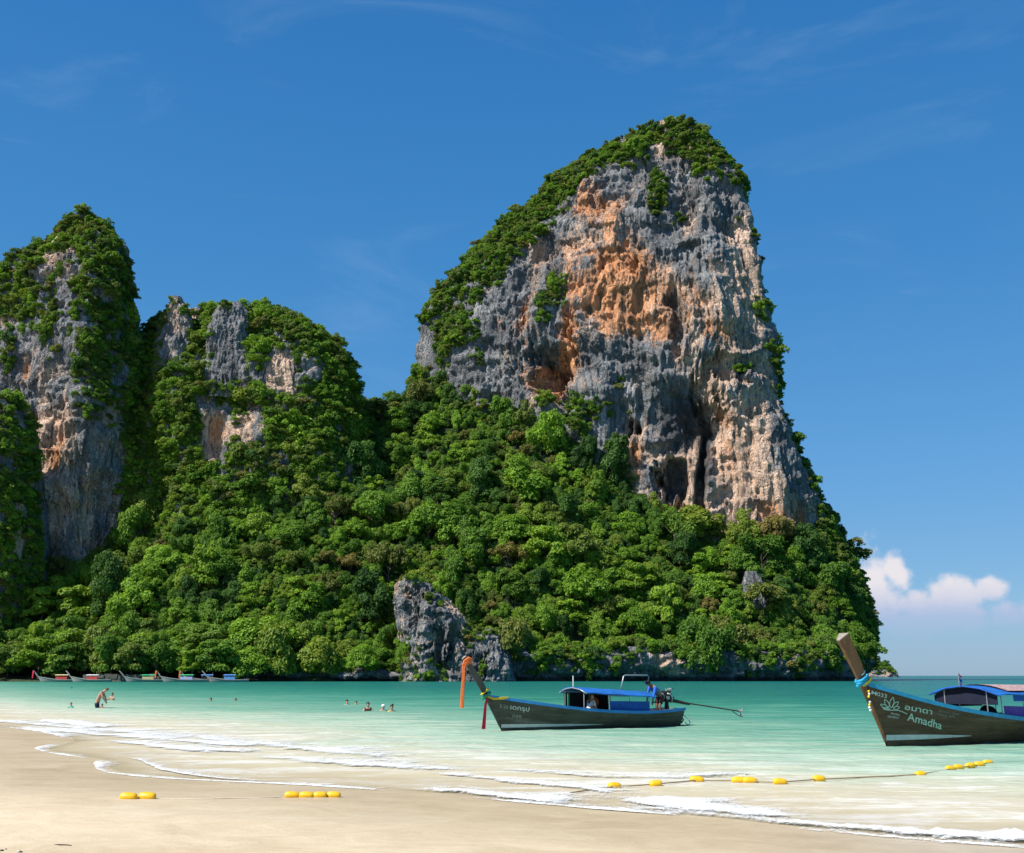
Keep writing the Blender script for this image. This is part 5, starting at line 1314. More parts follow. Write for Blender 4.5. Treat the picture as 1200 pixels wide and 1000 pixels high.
ribbon('hanging_sash', M['red'], hang(boatA, [(x_ + .06, -.14, z_), (x_ - .02, -.14, z_ - .25), (x_ - .06, -.14, z_ - .7), (x_ - .10, -.14, z_ - 1.12)]), [.06, .09, .12, .14], 'red cloth sash hanging from the bow of the dark boat', 'sash', thick=.016)
knot('green_scarf', M['green'], world_of(boatA, (hA.u0(1.32) + .10, 0, 1.30)), Matrix.Rotation(boatA.rotation_euler.z, 4, 'Z') @ Vector((-.8, 0, 1)), (.19, .15), 2.0, .036, 'green cloth wound round the foot of the dark boat prow', 'sash')
knot('yellow_scarf', M['yellow'], world_of(boatA, (hA.u0(1.40) + .10, 0, 1.44)), Matrix.Rotation(boatA.rotation_euler.z, 4, 'Z') @ Vector((-.8, 0, 1)), (.16, .14), 1.0, .030, 'yellow cloth band round the foot of the dark boat prow', 'sash')
ribbon('yellow_streamer', M['yellow'], hang(boatA, [hA.pt(.0, .98, -1, .02) + Vector((.0, -.05, 0)), hA.pt(.025, .94, -1, .05), hA.pt(.06, .985, -1, .06), hA.pt(.085, 1.02, -1, .05)]), [.05, .08, .09, .06], 'yellow cloth strip lying along the dark boat bow rail', 'sash', thick=.01)

# ---------------------------------------------------------------- the right boat
bowB = ground(1040, 876); boatB = empty('longtail_boat', (bowB.x, bowB.y, 0), R(34)); hB = Hull(10.6, [(0, 1.84), (.10, 1.50), (.2, 1.20), (.35, .92), (.53, .70), (.75, .60), (1, .72)], .95, .50, .035)
tag(boatB, 'brown wooden longtail boat with white lettering and lotus emblem on its bow', 'boat', 'longtail boats afloat off the beach')
hB.build(boatB, dict(hull=M['hull_b'], inside=M['wood_in'], rail=M['blue_rail']), stripe=(.20, .34, 3.2), rail=.085)
hB.prow(boatB, M['prow_b'], M['post_end'], 2.96, .11, .16, .32, .34)
deck(boatB, hB, M['wood_in']); thwarts(boatB, hB, (.22, .36, .5, .66, .82), M['wood_in'])
letter_on(hB, boatB, 'M', (1021, 813.5), (1027, 815.5), 4.6, M['letter'], bold=.01)
letter_on(hB, boatB, '033', (1027.5, 815.5), (1039, 818.5), 4.6, M['letter'], bold=.01)
letter_on(hB, boatB, 'อมาดา', (1060, 831.5), (1092, 837.5), 6, M['mint'], bold=.018)
letter_on(hB, boatB, 'Amadha', (1063, 844), (1103, 855), 9, M['mint'], bold=.016)
letter_on(hB, boatB, 'BAAN', (1044, 837), (1054, 839), 2, M['letter'], bold=.01)
letter_on(hB, boatB, 'QUEST', (1040, 840.4), (1053.5, 842.6), 2, M['letter'], bold=.01)
letter_on(hB, boatB, 'อ่าวนาง ไร่เลย์', (1100, 834.5), (1124, 838.5), 2.6, M['letter_dim'])
letter_on(hB, boatB, 'กระบี่ 033', (1099, 838.5), (1119, 841.5), 2.6, M['letter_dim'])
def petal(c, tip, wd):
    c, tip = Vector(c), Vector(tip); n_ = Vector((-(tip - c).y, (tip - c).x)).normalized() * wd; out = []
    for k in range(17):
        f = k / 16; s_ = f * 2 if f < .5 else 2 - 2 * f
        out.append(tuple(c + (tip - c) * s_ + n_ * math.sin(math.pi * s_ ** .8) * (1 if f < .5 else -1)))
    return out
stroke_on(hB, boatB, [petal((1044, 829.5), (1046.5, 817), 2.6), petal((1041.5, 829), (1036.5, 819.5), 2.2), petal((1046, 829), (1053, 822.5), 2.2), petal((1041, 830.5), (1031.5, 825.3), 2.0), petal((1047, 830.5), (1054.5, 829), 1.9), petal((1043, 831.5), (1034, 829.5), 1.2),
    [(1035, 830.5), (1038, 832), (1042, 832.5), (1048, 832.3), (1053, 832.8), (1058, 834.5), (1063, 837)]], .9, M['mint'], 'lotus_emblem')
x0B = 3.85; zB = 1.46
roof(boatB, x0B, 8.9, 1.18, zB, .24, M['blue_tarp'], sag=.06)
b = MB(); rr = []
for i in range(9):
    x = x0B + .75 + (4.2) * i / 8; rr.append([Vector((x, -1.02 + 1.5 * k / 6, zB + .012 + .24 * (1 - ((-1.02 + 1.5 * k / 6) / 1.18) ** 2) - .06 * (x - x0B) / 6.35 + .012)) for k in range(7)])
b.grid(rr); b.grid([[p + Vector((0, 0, .02)) for p in r] for r in rr]); b.build('roof_mat', M['pattern'], boatB, True)
MB().tube([(x0B, -1.2, zB - .05), (x0B - .02, -.6, zB + .15), (x0B - .03, 0, zB + .225), (x0B - .02, .6, zB + .15), (x0B, 1.2, zB - .05)], .022, 6).build('roof_hoop', M['blue_panel'], boatB, True)
panel(boatB, x0B + .1, 6.4, 1.05, zB - .42, zB - .42, .36, M['navy'], 'far_curtain')
b = MB(); rr = []
for j in range(4): rr.append([Vector((x0B + .12 + .01 * math.sin(k), -1.05 + 2.1 * k / 12, zB - .32 + (.30 + .20 * (1 - ((k / 12) * 2 - 1) ** 2)) * j / 3)) for k in range(13)])
b.grid(rr); b.grid([[p + Vector((.02, 0, 0)) for p in r] for r in rr]); b.build('front_curtain', M['navy'], boatB, True)
posts(boatB, [(x0B + d_, s_ * .72, .60, zB + .12) for d_ in (.1, .85, 2.8, 4.4) for s_ in (-1, 1)], M['steel'])
panel(boatB, x0B + .88, 7.6, -.80, .72, .62, .38, M['purple'], 'side_cloth', .02)
panel(boatB, x0B + .9, 8.2, -1.12, zB - .22, zB - .24, .2, M['blue_panel'], 'roof_fringe', .012)
MB().tube([(x0B, .1, zB + .18), (x0B, .1, zB + .66)], .012, 6).build('flag_staff', M['steel'], boatB)
fl = MB()
for k, (mname, z0, z1) in enumerate((('red', .56, .62), ('white', .50, .56), ('blue_panel', .40, .50), ('white', .34, .40), ('red', .28, .34))):
    b = MB(); rr = []
    for i in range(6): rr.append([Vector((x0B + .012 + .028 * i, .1 - .012 * math.sin(i * 1.7), zB + z1 - .02 * i)), Vector((x0B + .012 + .028 * i, .1 - .012 * math.sin(i * 1.7 + .5), zB + z0 - .02 * i))])
    b.grid(rr); b.grid([[p + Vector((0, .006, 0)) for p in reversed(r)] for r in rr]); b.build('flag_stripe', M[mname], boatB, True)
longtail(boatB, 10.0, .86, 1, 4.2, .5)
RB = Matrix.Rotation(boatB.rotation_euler.z, 4, 'Z')
knot('cyan_scarf', M['cyan'], world_of(boatB, (hB.u0(1.86) + .13, 0, 1.88)), RB @ Vector((-.75, 0, 1)), (.20, .15), 2.6, .042, 'light blue cloth wound round the brown boat prow', 'sash')
knot('yellow_scarf', M['yellow'], world_of(boatB, (hB.u0(1.80) + .24, 0, 1.84)), RB @ Vector((-.75, 0, 1)), (.19, .16), 1.6, .036, 'yellow cloth band round the brown boat prow', 'sash')
knot('white_scarf', M['white'], world_of(boatB, (hB.u0(2.05) + .26, 0, 2.08)), RB @ Vector((-.75, 0, 1)), (.10, .12), 1.2, .03, 'white cloth knot behind the brown boat prow post', 'sash')
g = empty('flower_garland', world_of(boatB, (hB.u0(1.62) + .05, -.16, .95)))
tag(g, 'garland of white and yellow flowers hanging at the brown boat bow', 'garland')
for k in range(8):
    m_ = (M['yellow'], M['white'], M['yellow'], M['navy'], M['white'], M['yellow'], M['white'], M['white'])[k]
    MB().ell((.012 * math.sin(k * 2), 0, .62 - .075 * k), (.035 + .008 * (k > 5), .035, .042), 8, 6).build('flower', m_, g, True)
MB().tube([(0, 0, .62), (0, 0, .80)], .012, 6).build('string', M['navy'], g)
# luggage under the roof of the right boat
def lump(name, mat, root, p, r, label, cat):
    me = MB().ell((0, 0, 0), r, 16, 10); V = np.array(me.v); k = 1 + .12 * fbm(V[:, 0] * 6 + p[0], V[:, 1] * 6, V[:, 2] * 6, 2); me.v = [tuple(v) for v in V * k[:, None]]
    o = me.build(name, mat, None, True); q = world_of(root, p); o.location = q; o.rotation_euler.z = root.rotation_euler.z; return tag(o, label, cat)
lump('duffel_bag', M['dark_cloth'], boatB, (4.75, -.20, .74), (.28, .30, .36), 'large black rounded bag under the brown boat roof', 'bag')
lump('travel_bag', M['navy'], boatB, (5.35, -.2, .66), (.32, .26, .22), 'low dark travel bag beside the purple side cloth', 'bag')
lump('life_vest', M['red'], boatB, (3.75, .35, .78), (.34, .22, .10), 'red life vest lying forward under the brown boat roof', 'vest')
lump('life_vest', M['orange'], boatA, (4.72, .45, .98), (.16, .12, .18), 'dull orange life vest hung under the blue roof', 'vest')

# ---------------------------------------------------------------- boats drawn up along the far shore
def far_boat(px, Y, length, rz, roofmat, sidemat, label, sash=None, eng=True, px_bow=True):
    p = at(px, 797, Y); e = empty('moored_boat', (p.x, Y, 0), rz); h = Hull(length, [(0, 1.9), (.15, 1.35), (.35, .95), (.6, .75), (1, .9)], 1.1, .6, .06)
    h.build(e, dict(hull=M['grey_hull'], inside=M['wood_in'], rail=M['grey_hull']), 16, 5, rail=.12); h.prow(e, M['grey_hull'], M['post_end'], 3.5, .18, .18, .36, .3)
    roof(e, length * .36, length * .68, 1.15, 2.15, .25, M[roofmat]); posts(e, [(length * .38, s_ * .8, .4, 2.15) for s_ in (-1, 1)] + [(length * .66, s_ * .8, .4, 2.15) for s_ in (-1, 1)], M['steel'], .04)
    panel(e, length * .38, length * .66, -1.05, .75, .7, .95, M[sidemat], 'side_cloth')
    if eng: longtail(e, length * .95, .8, 1, 3.5, .2, False)
    tag(e, label, 'boat', 'boats drawn up along the far shore')
    if sash:
        x, z = h.u0(3.2), 3.2
        ribbon('prow_sash', M[sash], [world_of(e, q) for q in ((x + .2, -.22, z + .2), (x - .1, -.24, z), (x - .15, -.24, z - .9), (x - .2, -.24, z - 2.0))], [.5, .5, .42, .38], sash + ' sash on the prow of the far boat with ' + label.split(' with ')[1], 'sash')
    return e
far_boat(48, 360, 13, R(4), 'roof_cream', 'roof_red', 'grey wooden boat with cream roof and red side cloth', 'red')
far_boat(86, 358, 12.5, R(-2), 'white', 'roof_red', 'grey wooden boat with white roof and pale red side cloth')
far_boat(149, 359, 13, R(6), 'roof_green', 'roof_cream', 'grey wooden boat with green roof and cream side cloth')
far_boat(192, 356, 14, R(4), 'roof_green', 'roof_lilac', 'grey wooden boat with green roof and lilac side cloth', 'orange')
far_boat(220, 363, 12, R(8), 'roof_blue', 'dark_cloth', 'grey wooden boat with blue roof and black side cloth', 'orange')
far_boat(246, 359, 12.5, R(2), 'roof_blue', 'roof_blue', 'grey wooden boat with blue roof and blue side cloth')
# low wall behind them
wl = empty('sea_wall', (at(140, 797, 370).x, 370, 0)); tag(wl, 'low weathered stone wall behind the moored boats', 'wall')
ra = random.Random(3)
wp = [at(px, 797, 371) for px in range(98, 186, 2)]
stone = [None] * 3
for s_ in range(3):
    b = MB(); b.box((0, 0, 0), (.98, .8, .96)); me = b.mesh('stone'); bmv = np.array(b.v) + np.random.default_rng(s_).normal(size=(8, 3)) * .05; me.vertices.foreach_set('co', bmv.ravel().astype(np.float32)); me.materials.append(M['stonewall']); stone[s_] = me
x = wp[0].x
while x < at(186, 797, 371).x:
    wd = ra.uniform(1.3, 2.4); z = -.2
    for lv in range(2):
        hh = ra.uniform(1.0, 1.5); o = link('stone', stone[ra.randrange(3)], None, wl); o.location = (x + wd / 2 + lv * .4 - wl.location.x, ra.uniform(-.2, .2), z + hh / 2 ); o.scale = (wd, 1.4, hh); z += hh
    x += wd

# ================================================================== BUOYS AND ROPE
def buoy_mesh():
    b = MB(); prof = [(-.142, .018), (-.142, .038), (-.134, .058), (-.115, .076), (-.08, .088), (-.04, .0935), (0, .095), (.04, .0935), (.08, .088), (.115, .076), (.134, .058), (.142, .038), (.142, .018)]
    n = 18; rr = [[Vector((x, r_ * math.cos(2 * math.pi * k / n), r_ * math.sin(2 * math.pi * k / n))) for k in range(n)] for x, r_ in prof]
    b.grid(rr, True); b.add(rr[0], [tuple(range(n))]); b.add(rr[-1], [tuple(range(n - 1, -1, -1))]); return b.mesh('float', True)
BU = buoy_mesh(); BU.materials.append(M['buoy'])
def buoy(px, py, z, size, rz, label, group, tilt=0.0):
    p = ground(px, py, z); o = link('yellow_buoy', BU); o.location = (p.x, p.y, z); o.scale = (size * random.uniform(.93, 1.05), size * .92, size * .84); o.rotation_euler = (0, tilt + random.uniform(-.09, .09), rz + random.uniform(-.12, .12))
    tag(o, label, 'buoy', group); return p
def rope(name, pts, mat, label, r=.012, wob=.03):
    P = []
    for i in range(len(pts) - 1):
        a, b_ = Vector(pts[i]), Vector(pts[i + 1]); n = max(3, int((b_ - a).length / .25))
        for k in range(n):
            f = k / n; P.append(a.lerp(b_, f) + Vector((0, wob * math.sin(len(P) * .9), -.25 * wob * math.sin(math.pi * f))))
    P.append(Vector(pts[-1])); o = MB().tube(P, r, 6).build(name, mat, None, True); return tag(o, label, 'rope')
def sz(px, py): g_ = ground(px, py); return sand_z(g_.x, g_.y)
LP = []
for px, py in ((150.5, 934.5), (172.5, 934)):
    z = sz(px, py) + .055; LP.append(buoy(px, py, z, .95, R(2), 'yellow float of the pair lying on wet sand', 'pair of floats on the sand'))
for px, py in ((342, 932.3), (359, 932.5), (375, 932.5), (391, 932.3)):
    z = sz(px, py) + .045; LP.append(buoy(px, py, z, .82, R(0), 'yellow float in the row of four on wet sand', 'row of four floats on the sand'))
def gl(px, py, dz=.018): z = sz(px, py) + dz; return ground(px, py, z)
rope('mooring_rope', [gl(-60, 942), gl(60, 939), gl(130, 937), LP[0] - Vector((.12, 0, .04)), LP[1] + Vector((.12, 0, -.04)), gl(195, 936), gl(260, 935.5), gl(325, 934.5), LP[2] - Vector((.1, 0, .03)), LP[5] + Vector((.1, 0, -.03))], M['rope_pale'], 'pale rope threading the floats on the wet sand', .010, .015)
RP = []; A1, A2 = 'yellow float strung on the rope in the shallow water', 'yellow float bunched at the seaward end of the rope'
for px, py, rz in ((720, 921.5, 25), (768, 919, 12), (816.5, 914, -4), (865.5, 914.8, 0), (879, 915.2, 2), (914, 916.6, 5), (959.5, 913, 8), (1078.5, 907.5, 16), (1114, 901, 12), (1123, 899.5, 12), (1136.5, 897.5, 14), (1147.5, 896, 14), (1157.5, 894, 16)):
    RP.append(buoy(px, py, .028, .92 if px < 1000 else .86, R(rz), A1 if px < 1100 else A2, 'floats along the swimming rope'))
rope('swimming_rope', [ground(668, 929, .03)] + [p - Vector((0, 0, .0)) for p in RP] , M['rope'], 'brown floating rope threading the yellow floats in the shallows', .013, .03)
# bits of drift on the sand
def stick(px, py, ln, rz, name, mat, label, cat, r=.008):
    p = gl(px, py, r * .8); P = [(-ln / 2 + ln * k / 5, .01 * math.sin(k * 2.3), .002 * math.sin(k)) for k in range(6)]
    o = MB().tube(P, [r * .6, r, r * 1.1, r * .9, r * .8, r * .4], 6).build(name, mat, None, True); o.location = p; o.rotation_euler.z = rz; tag(o, label, cat)
stick(73.5, 990.7, .20, R(0), 'driftwood_stick', M['twig'], 'dark flat driftwood stick lying on the sand', 'stick', .011)
stick(120, 956, .07, R(-20), 'driftwood_twig', M['twig'], 'short dark twig on wet sand near the float pair', 'twig', .006)
stick(134.5, 960, .05, R(70), 'driftwood_twig', M['twig'], 'tiny curled dark twig below the float pair', 'twig', .006)
stick(270, 971, .12, R(5), 'buried_twig', M['twig'], 'thin brown twig half buried in the smooth sand', 'twig', .005)
for k, (px, py, mt, lb, r_) in enumerate(((2, 997, 'twig', 'dark pebble beside the white shell at the sand edge', .022), (7, 995.5, 'twig', 'small dark pebble on dry sand', .014), (22, 998, 'shell', 'pale shell fragment on dry sand', .028), (25, 998.6, 'twig', 'dark pebble touching the pale shell', .016))):
    p = gl(px, py, r_ * .5); b = MB().ell((0, 0, 0), (r_, r_ * .8, r_ * .6), 10, 6); o = b.build('pebble' if mt == 'twig' else 'shell', M[mt], None, True); o.location = p; o.rotation_euler.z = k; tag(o, lb, 'pebble' if mt == 'twig' else 'shell')
# ================================================================== PEOPLE
def skin(verts, edges, radii, name, mat, parent=None, root=0, sub=1):
    """one continuous surface grown round a skeleton"""
    me = bpy.data.meshes.new(name); bm = bmesh.new(); ly = bm.verts.layers.skin.verify()
    bv = []
    for i, (v, r_) in enumerate(zip(verts, radii)):
        x = bm.verts.new(v); x[ly].radius = (r_, r_) if not isinstance(r_, tuple) else r_; x[ly].use_root = (i == root); bv.append(x)
    for a, b_ in edges: bm.edges.new((bv[a], bv[b_]))
    bm.to_mesh(me); bm.free()
    o = bpy.data.objects.new(name, me)
    m = o.modifiers.new('skin', 'SKIN'); m.use_smooth_shade = True
    s = o.modifiers.new('sub', 'SUBSURF'); s.levels = sub; s.render_levels = sub
    me2 = evaluated(o); bpy.data.objects.remove(o); bpy.data.meshes.remove(me)
    me2.name = name; me2.materials.clear(); me2.materials.append(mat)
    me2.polygons.foreach_set('use_smooth', [True] * len(me2.polygons))
    ob = bpy.data.objects.new(name, me2); col.objects.link(ob)
    if parent: ob.parent = parent
    return ob
def body(root, J, mat, hands=True):
    """J: joint dict (local metres). Needs pelvis, chest, neck, head, top; arms and legs optional"""
    V, E, Rr = [], [], []; idx = {}
    def add(n, p, r_, par=None):
        idx[n] = len(V); V.append(Vector(p)); Rr.append(r_)
        if par is not None: E.append((idx[par], idx[n]))
    k = J.get('s', 1.0)
    add('pelvis', J['pelvis'], (.155 * k, .115 * k)); mid_ = Vector(J['pelvis']).lerp(Vector(J['chest']), .5)
    add('belly', mid_, (.145 * k, .105 * k), 'pelvis'); add('chest', J['chest'], (.185 * k, .125 * k), 'belly'); add('neck', J['neck'], .052 * k, 'chest')
    hd = Vector(J['head']); add('jaw', hd.lerp(Vector(J['neck']), .42), .066 * k, 'neck'); add('head', hd, .092 * k, 'jaw'); add('top', J['top'], .07 * k, 'head')
    if 'nose' in J: add('nose', J['nose'], .014 * k, 'jaw')
    for s_ in 'lr':
        if 'sh' + s_ in J:
            add('sh' + s_, J['sh' + s_], .070 * k, 'chest'); add('el' + s_, J['el' + s_], .050 * k, 'sh' + s_); add('wr' + s_, J['wr' + s_], .030 * k, 'el' + s_)
            if hands:
                d = (Vector(J['wr' + s_]) - Vector(J['el' + s_])).normalized(); pa = Vector(J['wr' + s_]) + d * .07 * k; add('pa' + s_, pa, .030 * k, 'wr' + s_)
                sd_ = d.cross(Vector((0, 0, 1))); sd_ = sd_.normalized() if sd_.length > .1 else Vector((0, 1, 0)); cu = d.cross(sd_)
                for q in range(4):
                    ln = (.065, .078, .074, .055)[q] * k; o_ = sd_ * (.026 - .0175 * q) * k
                    add('f%d%s' % (q, s_), pa + o_ + d * ln * .55, .0092 * k, 'pa' + s_); add('g%d%s' % (q, s_), pa + o_ + d * ln + cu * .02 * k, .0078 * k, 'f%d%s' % (q, s_))
                add('t' + s_, Vector(J['wr' + s_]) + d * .035 * k + sd_ * .045 * k, .010 * k, 'wr' + s_); add('u' + s_, Vector(J['wr' + s_]) + d * .07 * k + sd_ * .055 * k, .0085 * k, 't' + s_)
        if 'kn' + s_ in J:
            add('hp' + s_, J['hp' + s_], .095 * k, 'pelvis'); add('kn' + s_, J['kn' + s_], .058 * k, 'hp' + s_); add('an' + s_, J['an' + s_], .038 * k, 'kn' + s_)
            if 'to' + s_ in J: add('to' + s_, J['to' + s_], .032 * k, 'an' + s_)
    return skin(V, E, Rr, 'body', mat, root)
def cloth(root, name, chain, edges, radii, mat): return skin([Vector(v) for v in chain], edges, radii, name, mat, root)
def hair(root, head, top, mat, k=1.0, long_=0.0, back=(0, 1, 0)):
    hd, tp, bk = Vector(head), Vector(top), Vector(back).normalized(); b = MB(); rr = []
    up = (tp - hd).normalized(); sd_ = up.cross(bk).normalized(); R_ = .112 * k
    c = hd + up * .018 * k + bk * .014 * k
    for j in range(7):
        ph = math.pi / 2 - (math.pi * .60) * j / 6; row = []
        for i in range(16):
            th = 2 * math.pi * i / 16; front = -math.cos(th)
            ph2 = max(ph, .35 if front > .35 else -9)
            row.append(c + (sd_ * math.sin(th) * .92 + bk * math.cos(th) * 1.04) * R_ * math.cos(ph2) + up * R_ * 1.12 * math.sin(ph2) - (up * long_ * max(0, j - 4) / 2 if math.cos(th) > -.1 else Vector()))
        rr.append(row)
    b.grid(rr, True); b.build('hair', mat, root, True)
def eyes(root, head, top, fwd, k=1.0):
    hd, f = Vector(head), Vector(fwd).normalized(); up = (Vector(top) - hd).normalized(); sd_ = f.cross(up).normalized()
    for s_ in (-1, 1): MB().ell(hd + f * .088 * k + sd_ * .034 * k * s_ - up * .008, (.012 * k, .012 * k, .009 * k), 8, 5).build('eye', M['hair'], root, True)

def swimmer(px, py, skinm, hairm, label, group=None, k=1.0, rise=.22, face=1, top=None, lean=0.0):
    """head, neck and shoulders above the water; the body hangs below the surface"""
    p = ground(px, py); e = empty('person', (p.x, p.y, 0), R(20) * face); tag(e, label, 'person', group)
    z = rise - .40
    J = dict(s=k, pelvis=(lean * -.3, .05, z - .55 * k), chest=(0, 0, z - .08 * k), neck=(lean * .1, 0, z + .13 * k), head=(lean * .16, -.01, z + .28 * k), top=(lean * .18, 0, z + .36 * k), nose=(lean * .16 + .02, -.115 * k, z + .25 * k),
             shl=(-.17 * k, 0, z + .04 * k), ell=(-.30 * k, -.10, z - .16 * k), wrl=(-.36 * k, -.25, z - .12 * k), shr=(.17 * k, 0, z + .04 * k), elr=(.30 * k, -.08, z - .16 * k), wrr=(.38 * k, -.22, z - .10 * k),
             hpl=(-.09, .05, z - .6 * k), knl=(-.12, -.05, z - .95 * k), anl=(-.12, .15, z - 1.25 * k), hpr=(.09, .05, z - .6 * k), knr=(.12, -.05, z - .95 * k), anr=(.12, .15, z - 1.25 * k))
    body(e, J, skinm); hair(e, J['head'], J['top'], hairm, k); 
    if top is not None:
        cloth(e, 'shirt', [J['pelvis'], (0, 0, z - .3 * k), J['chest'], J['shl'], (-.24 * k, -.05, z - .06 * k), J['shr'], (.24 * k, -.04, z - .06 * k)], [(0, 1), (1, 2), (2, 3), (3, 4), (2, 5), (5, 6)], [.15 * k, .145 * k, .165 * k, .075 * k, .062 * k, .075 * k, .062 * k], top)
    return e

# man bending in the shallows
p = ground(115.5, 830); e = empty('person', (p.x, p.y, 0), R(0)); tag(e, 'bare-backed man in navy swim shorts bending over in the shallows', 'person')
J = dict(s=1.22, pelvis=(-.14, 0, .38), chest=(.06, 0, .88), neck=(.28, 0, 1.06), head=(.42, -.01, 1.13), top=(.49, -.01, 1.19), nose=(.53, -.04, 1.08), shl=(.14, .19, .96), ell=(.30, .20, .66), wrl=(.40, .12, .42), shr=(.14, -.19, .96), elr=(.30, -.21, .66), wrr=(.42, -.10, .42),
         hpl=(-.14, .10, .30), knl=(-.06, .11, -.12), anl=(-.12, .11, -.55), hpr=(-.14, -.10, .30), knr=(.0, -.11, -.12), anr=(-.06, -.11, -.55), tol=(.03, .11, -.6), tor=(.1, -.11, -.6))
body(e, J, M['skin']); hair(e, J['head'], J['top'], M['hair_br'], 1.0, 0, (-.8, 0, .5))
cloth(e, 'swim_shorts', [(-.10, 0, .50), J['pelvis'], (-.14, .11, .28), (-.07, .12, -.02), (-.14, -.11, .28), (-.03, -.12, -.02)], [(0, 1), (1, 2), (2, 3), (1, 4), (4, 5)], [.15, .165, .125, .11, .125, .11], M['navy_cloth'])
# child in coral vest in front of him
swimmer(119.5, 830, M['skin'], M['hair_br'], 'small child in a coral vest beside the bending man', k=.62, rise=.42, top=M['shirt_coral'])
# child in mint
swimmer(83, 829.5, M['skin'], M['hair_br'], 'child in a mint green swim shirt standing in the shallows', k=.7, rise=.44, top=M['shirt_green'])
# man seen from behind
swimmer(131, 821, M['skin'], M['hair_br'], 'bare-shouldered swimmer standing waist-deep behind the bending man', k=1.0, rise=.62, face=-1)
swimmer(84, 807, M['skin_tan'], M['hair'], 'dark-haired swimmer with only the head showing far out', rise=.20)
swimmer(58, 799.6, M['skin_tan'], M['hair'], 'swimmer close to the red-sided moored boat', rise=.30)
swimmer(246, 822, M['skin'], M['hair'], 'pale swimmer with dark hair turned away near another swimmer', rise=.26, lean=.4, top=M['shirt_white'])
swimmer(276, 822, M['skin'], M['hair_br'], 'brown-haired swimmer with pale shoulders in open water', rise=.24)
swimmer(407, 826, M['skin'], M['hair'], 'black-haired swimmer floating beside a companion lying back', rise=.34, lean=-.2, top=M['shirt_white'])
swimmer(415, 826, M['skin'], M['hair_br'], 'swimmer floating on the back with a pale top', rise=.24, lean=.8, top=M['shirt_white'])
e = swimmer(431, 834, M['skin'], M['hair'], 'swimmer in a dark swimsuit raising both arms from the water', rise=.52, top=M['maroon'])
swimmer(449, 834, M['skin'], M['hair_br'], 'swimmer with white cap and wet shoulders', rise=.40)
capo = MB(); capo.ell((0, -.005, .40 - .40 + .315), (.118, .122, .10), 14, 8); capo.build('white_cap', M['shirt_white'], bpy.data.objects[[o.name for o in col.objects if o.get('label') == 'swimmer with white cap and wet shoulders'][0]], True)
swimmer(459, 834.5, M['skin'], M['hair'], 'swimmer with black hair in a bun and yellow top', rise=.38, top=M['yellow'])
b_ = MB(); b_.ell((.06, .05, .40), (.06, .06, .06), 10, 7); b_.build('hair_bun', M['hair'], bpy.data.objects[[o.name for o in col.objects if o.get('label') == 'swimmer with black hair in a bun and yellow top'][0]], True)

# boatman leaning over the stern of the middle boat
q = world_of(boatA, (7.38, -.22, .40)); e = empty('person', q, R(33)); tag(e, 'boatman in blue shirt and cap leaning over on the dark boat', 'person')
J = dict(pelvis=(.16, 0, .80), chest=(-.20, 0, 1.12), neck=(-.38, 0, 1.24), head=(-.50, -.01, 1.29), top=(-.55, -.01, 1.37), nose=(-.61, -.05, 1.25), shl=(-.26, .18, 1.12), ell=(-.36, .20, .84), wrl=(-.42, .15, .62), shr=(-.26, -.19, 1.12), elr=(-.38, -.22, .82), wrr=(-.46, -.24, .58),
         hpl=(.16, .10, .74), knl=(.04, .12, .42), anl=(.14, .12, .06), tol=(.0, .12, .03), hpr=(.16, -.10, .74), knr=(.0, -.12, .42), anr=(.10, -.12, .06), tor=(-.04, -.12, .03))
body(e, J, M['skin_tan']); hair(e, J['head'], J['top'], M['hair'], 1.0, 0, (.8, 0, .2)); eyes(e, J['head'], J['top'], (-1, -.2, -.15))
cp = MB(); cp.ell(Vector(J['head']) + Vector((-.01, 0, .06)), (.115, .112, .085), 14, 8); cp.box(Vector(J['head']) + Vector((-.15, -.01, .035)), (.10, .15, .015)); cp.build('cap', M['dark_cloth'], e, True)
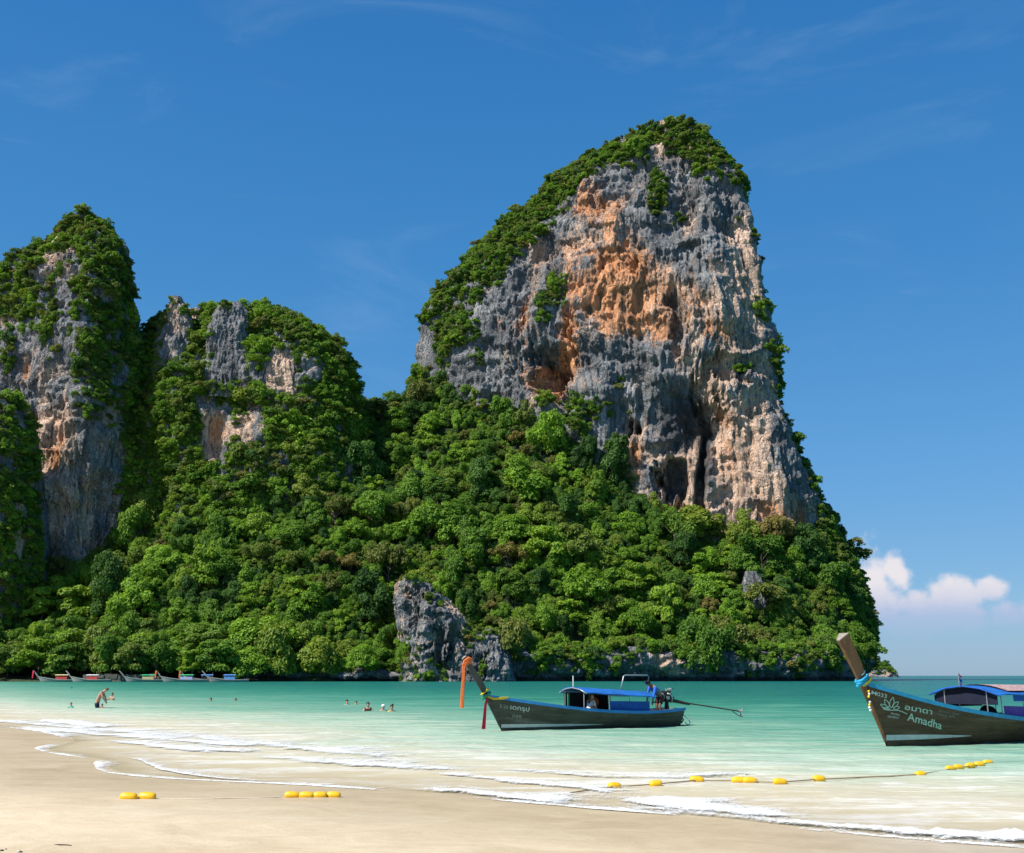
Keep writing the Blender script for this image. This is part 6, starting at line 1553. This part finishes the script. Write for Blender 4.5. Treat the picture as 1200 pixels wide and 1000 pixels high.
cloth(e, 'shirt', [(.08, 0, .86), (-.05, 0, 1.0), J['chest'], J['shl'], (-.35, .20, .88), (-.41, .16, .68), J['shr'], (-.37, -.22, .86), (-.44, -.235, .66)], [(0, 1), (1, 2), (2, 3), (3, 4), (4, 5), (2, 6), (6, 7), (7, 8)], [.155, .15, .165, .085, .062, .050, .085, .062, .050], M['shirt_blue'])
cloth(e, 'shorts', [(.10, 0, .88), J['pelvis'], J['hpl'], (.06, .12, .46), J['hpr'], (.03, -.12, .46)], [(0, 1), (1, 2), (2, 3), (1, 4), (4, 5)], [.15, .16, .125, .10, .125, .10], M['maroon'])
# woman sitting under the roof
q = world_of(boatA, (3.85, -.30, .20)); e = empty('person', q, R(33)); tag(e, 'long-haired woman in white sitting under the blue boat roof', 'person')
J = dict(pelvis=(0, 0, .34), chest=(.05, -.02, .70), neck=(.07, -.03, .90), head=(.09, -.04, 1.03), top=(.10, -.04, 1.12), nose=(.11, -.155, 1.0), shl=(.05, .16, .82), ell=(.12, .20, .56), wrl=(.22, .05, .42), shr=(.05, -.18, .82), elr=(.14, -.24, .56), wrr=(.28, -.20, .46),
         hpl=(.06, .10, .30), knl=(.44, .10, .38), anl=(.46, .10, .04), tol=(.58, .10, .02), hpr=(.06, -.10, .30), knr=(.44, -.12, .38), anr=(.46, -.12, .04), tor=(.58, -.12, .02))
body(e, J, M['skin']); hair(e, J['head'], J['top'], M['hair_br'], 1.0, .30, (-.5, .9, 0)); eyes(e, J['head'], J['top'], (.4, -1, 0))
cloth(e, 'shirt', [(0, 0, .36), (.02, 0, .52), J['chest'], J['shl'], (.10, .19, .64), J['shr'], (.11, -.22, .64)], [(0, 1), (1, 2), (2, 3), (3, 4), (2, 5), (5, 6)], [.16, .15, .165, .085, .065, .085, .065], M['shirt_white'])
cloth(e, 'trousers', [(0, 0, .30), (.06, .1, .30), (.42, .1, .37), (.06, -.1, .30), (.42, -.12, .37)], [(0, 1), (1, 2), (0, 3), (3, 4)], [.16, .12, .085, .12, .085], M['navy_cloth'])

MB().box((7.55, 0, .36), (1.15, 1.0, .06)).build('stern_deck', M['wood_in'], boatA)
bpy.data.scenes.remove(BENCH)
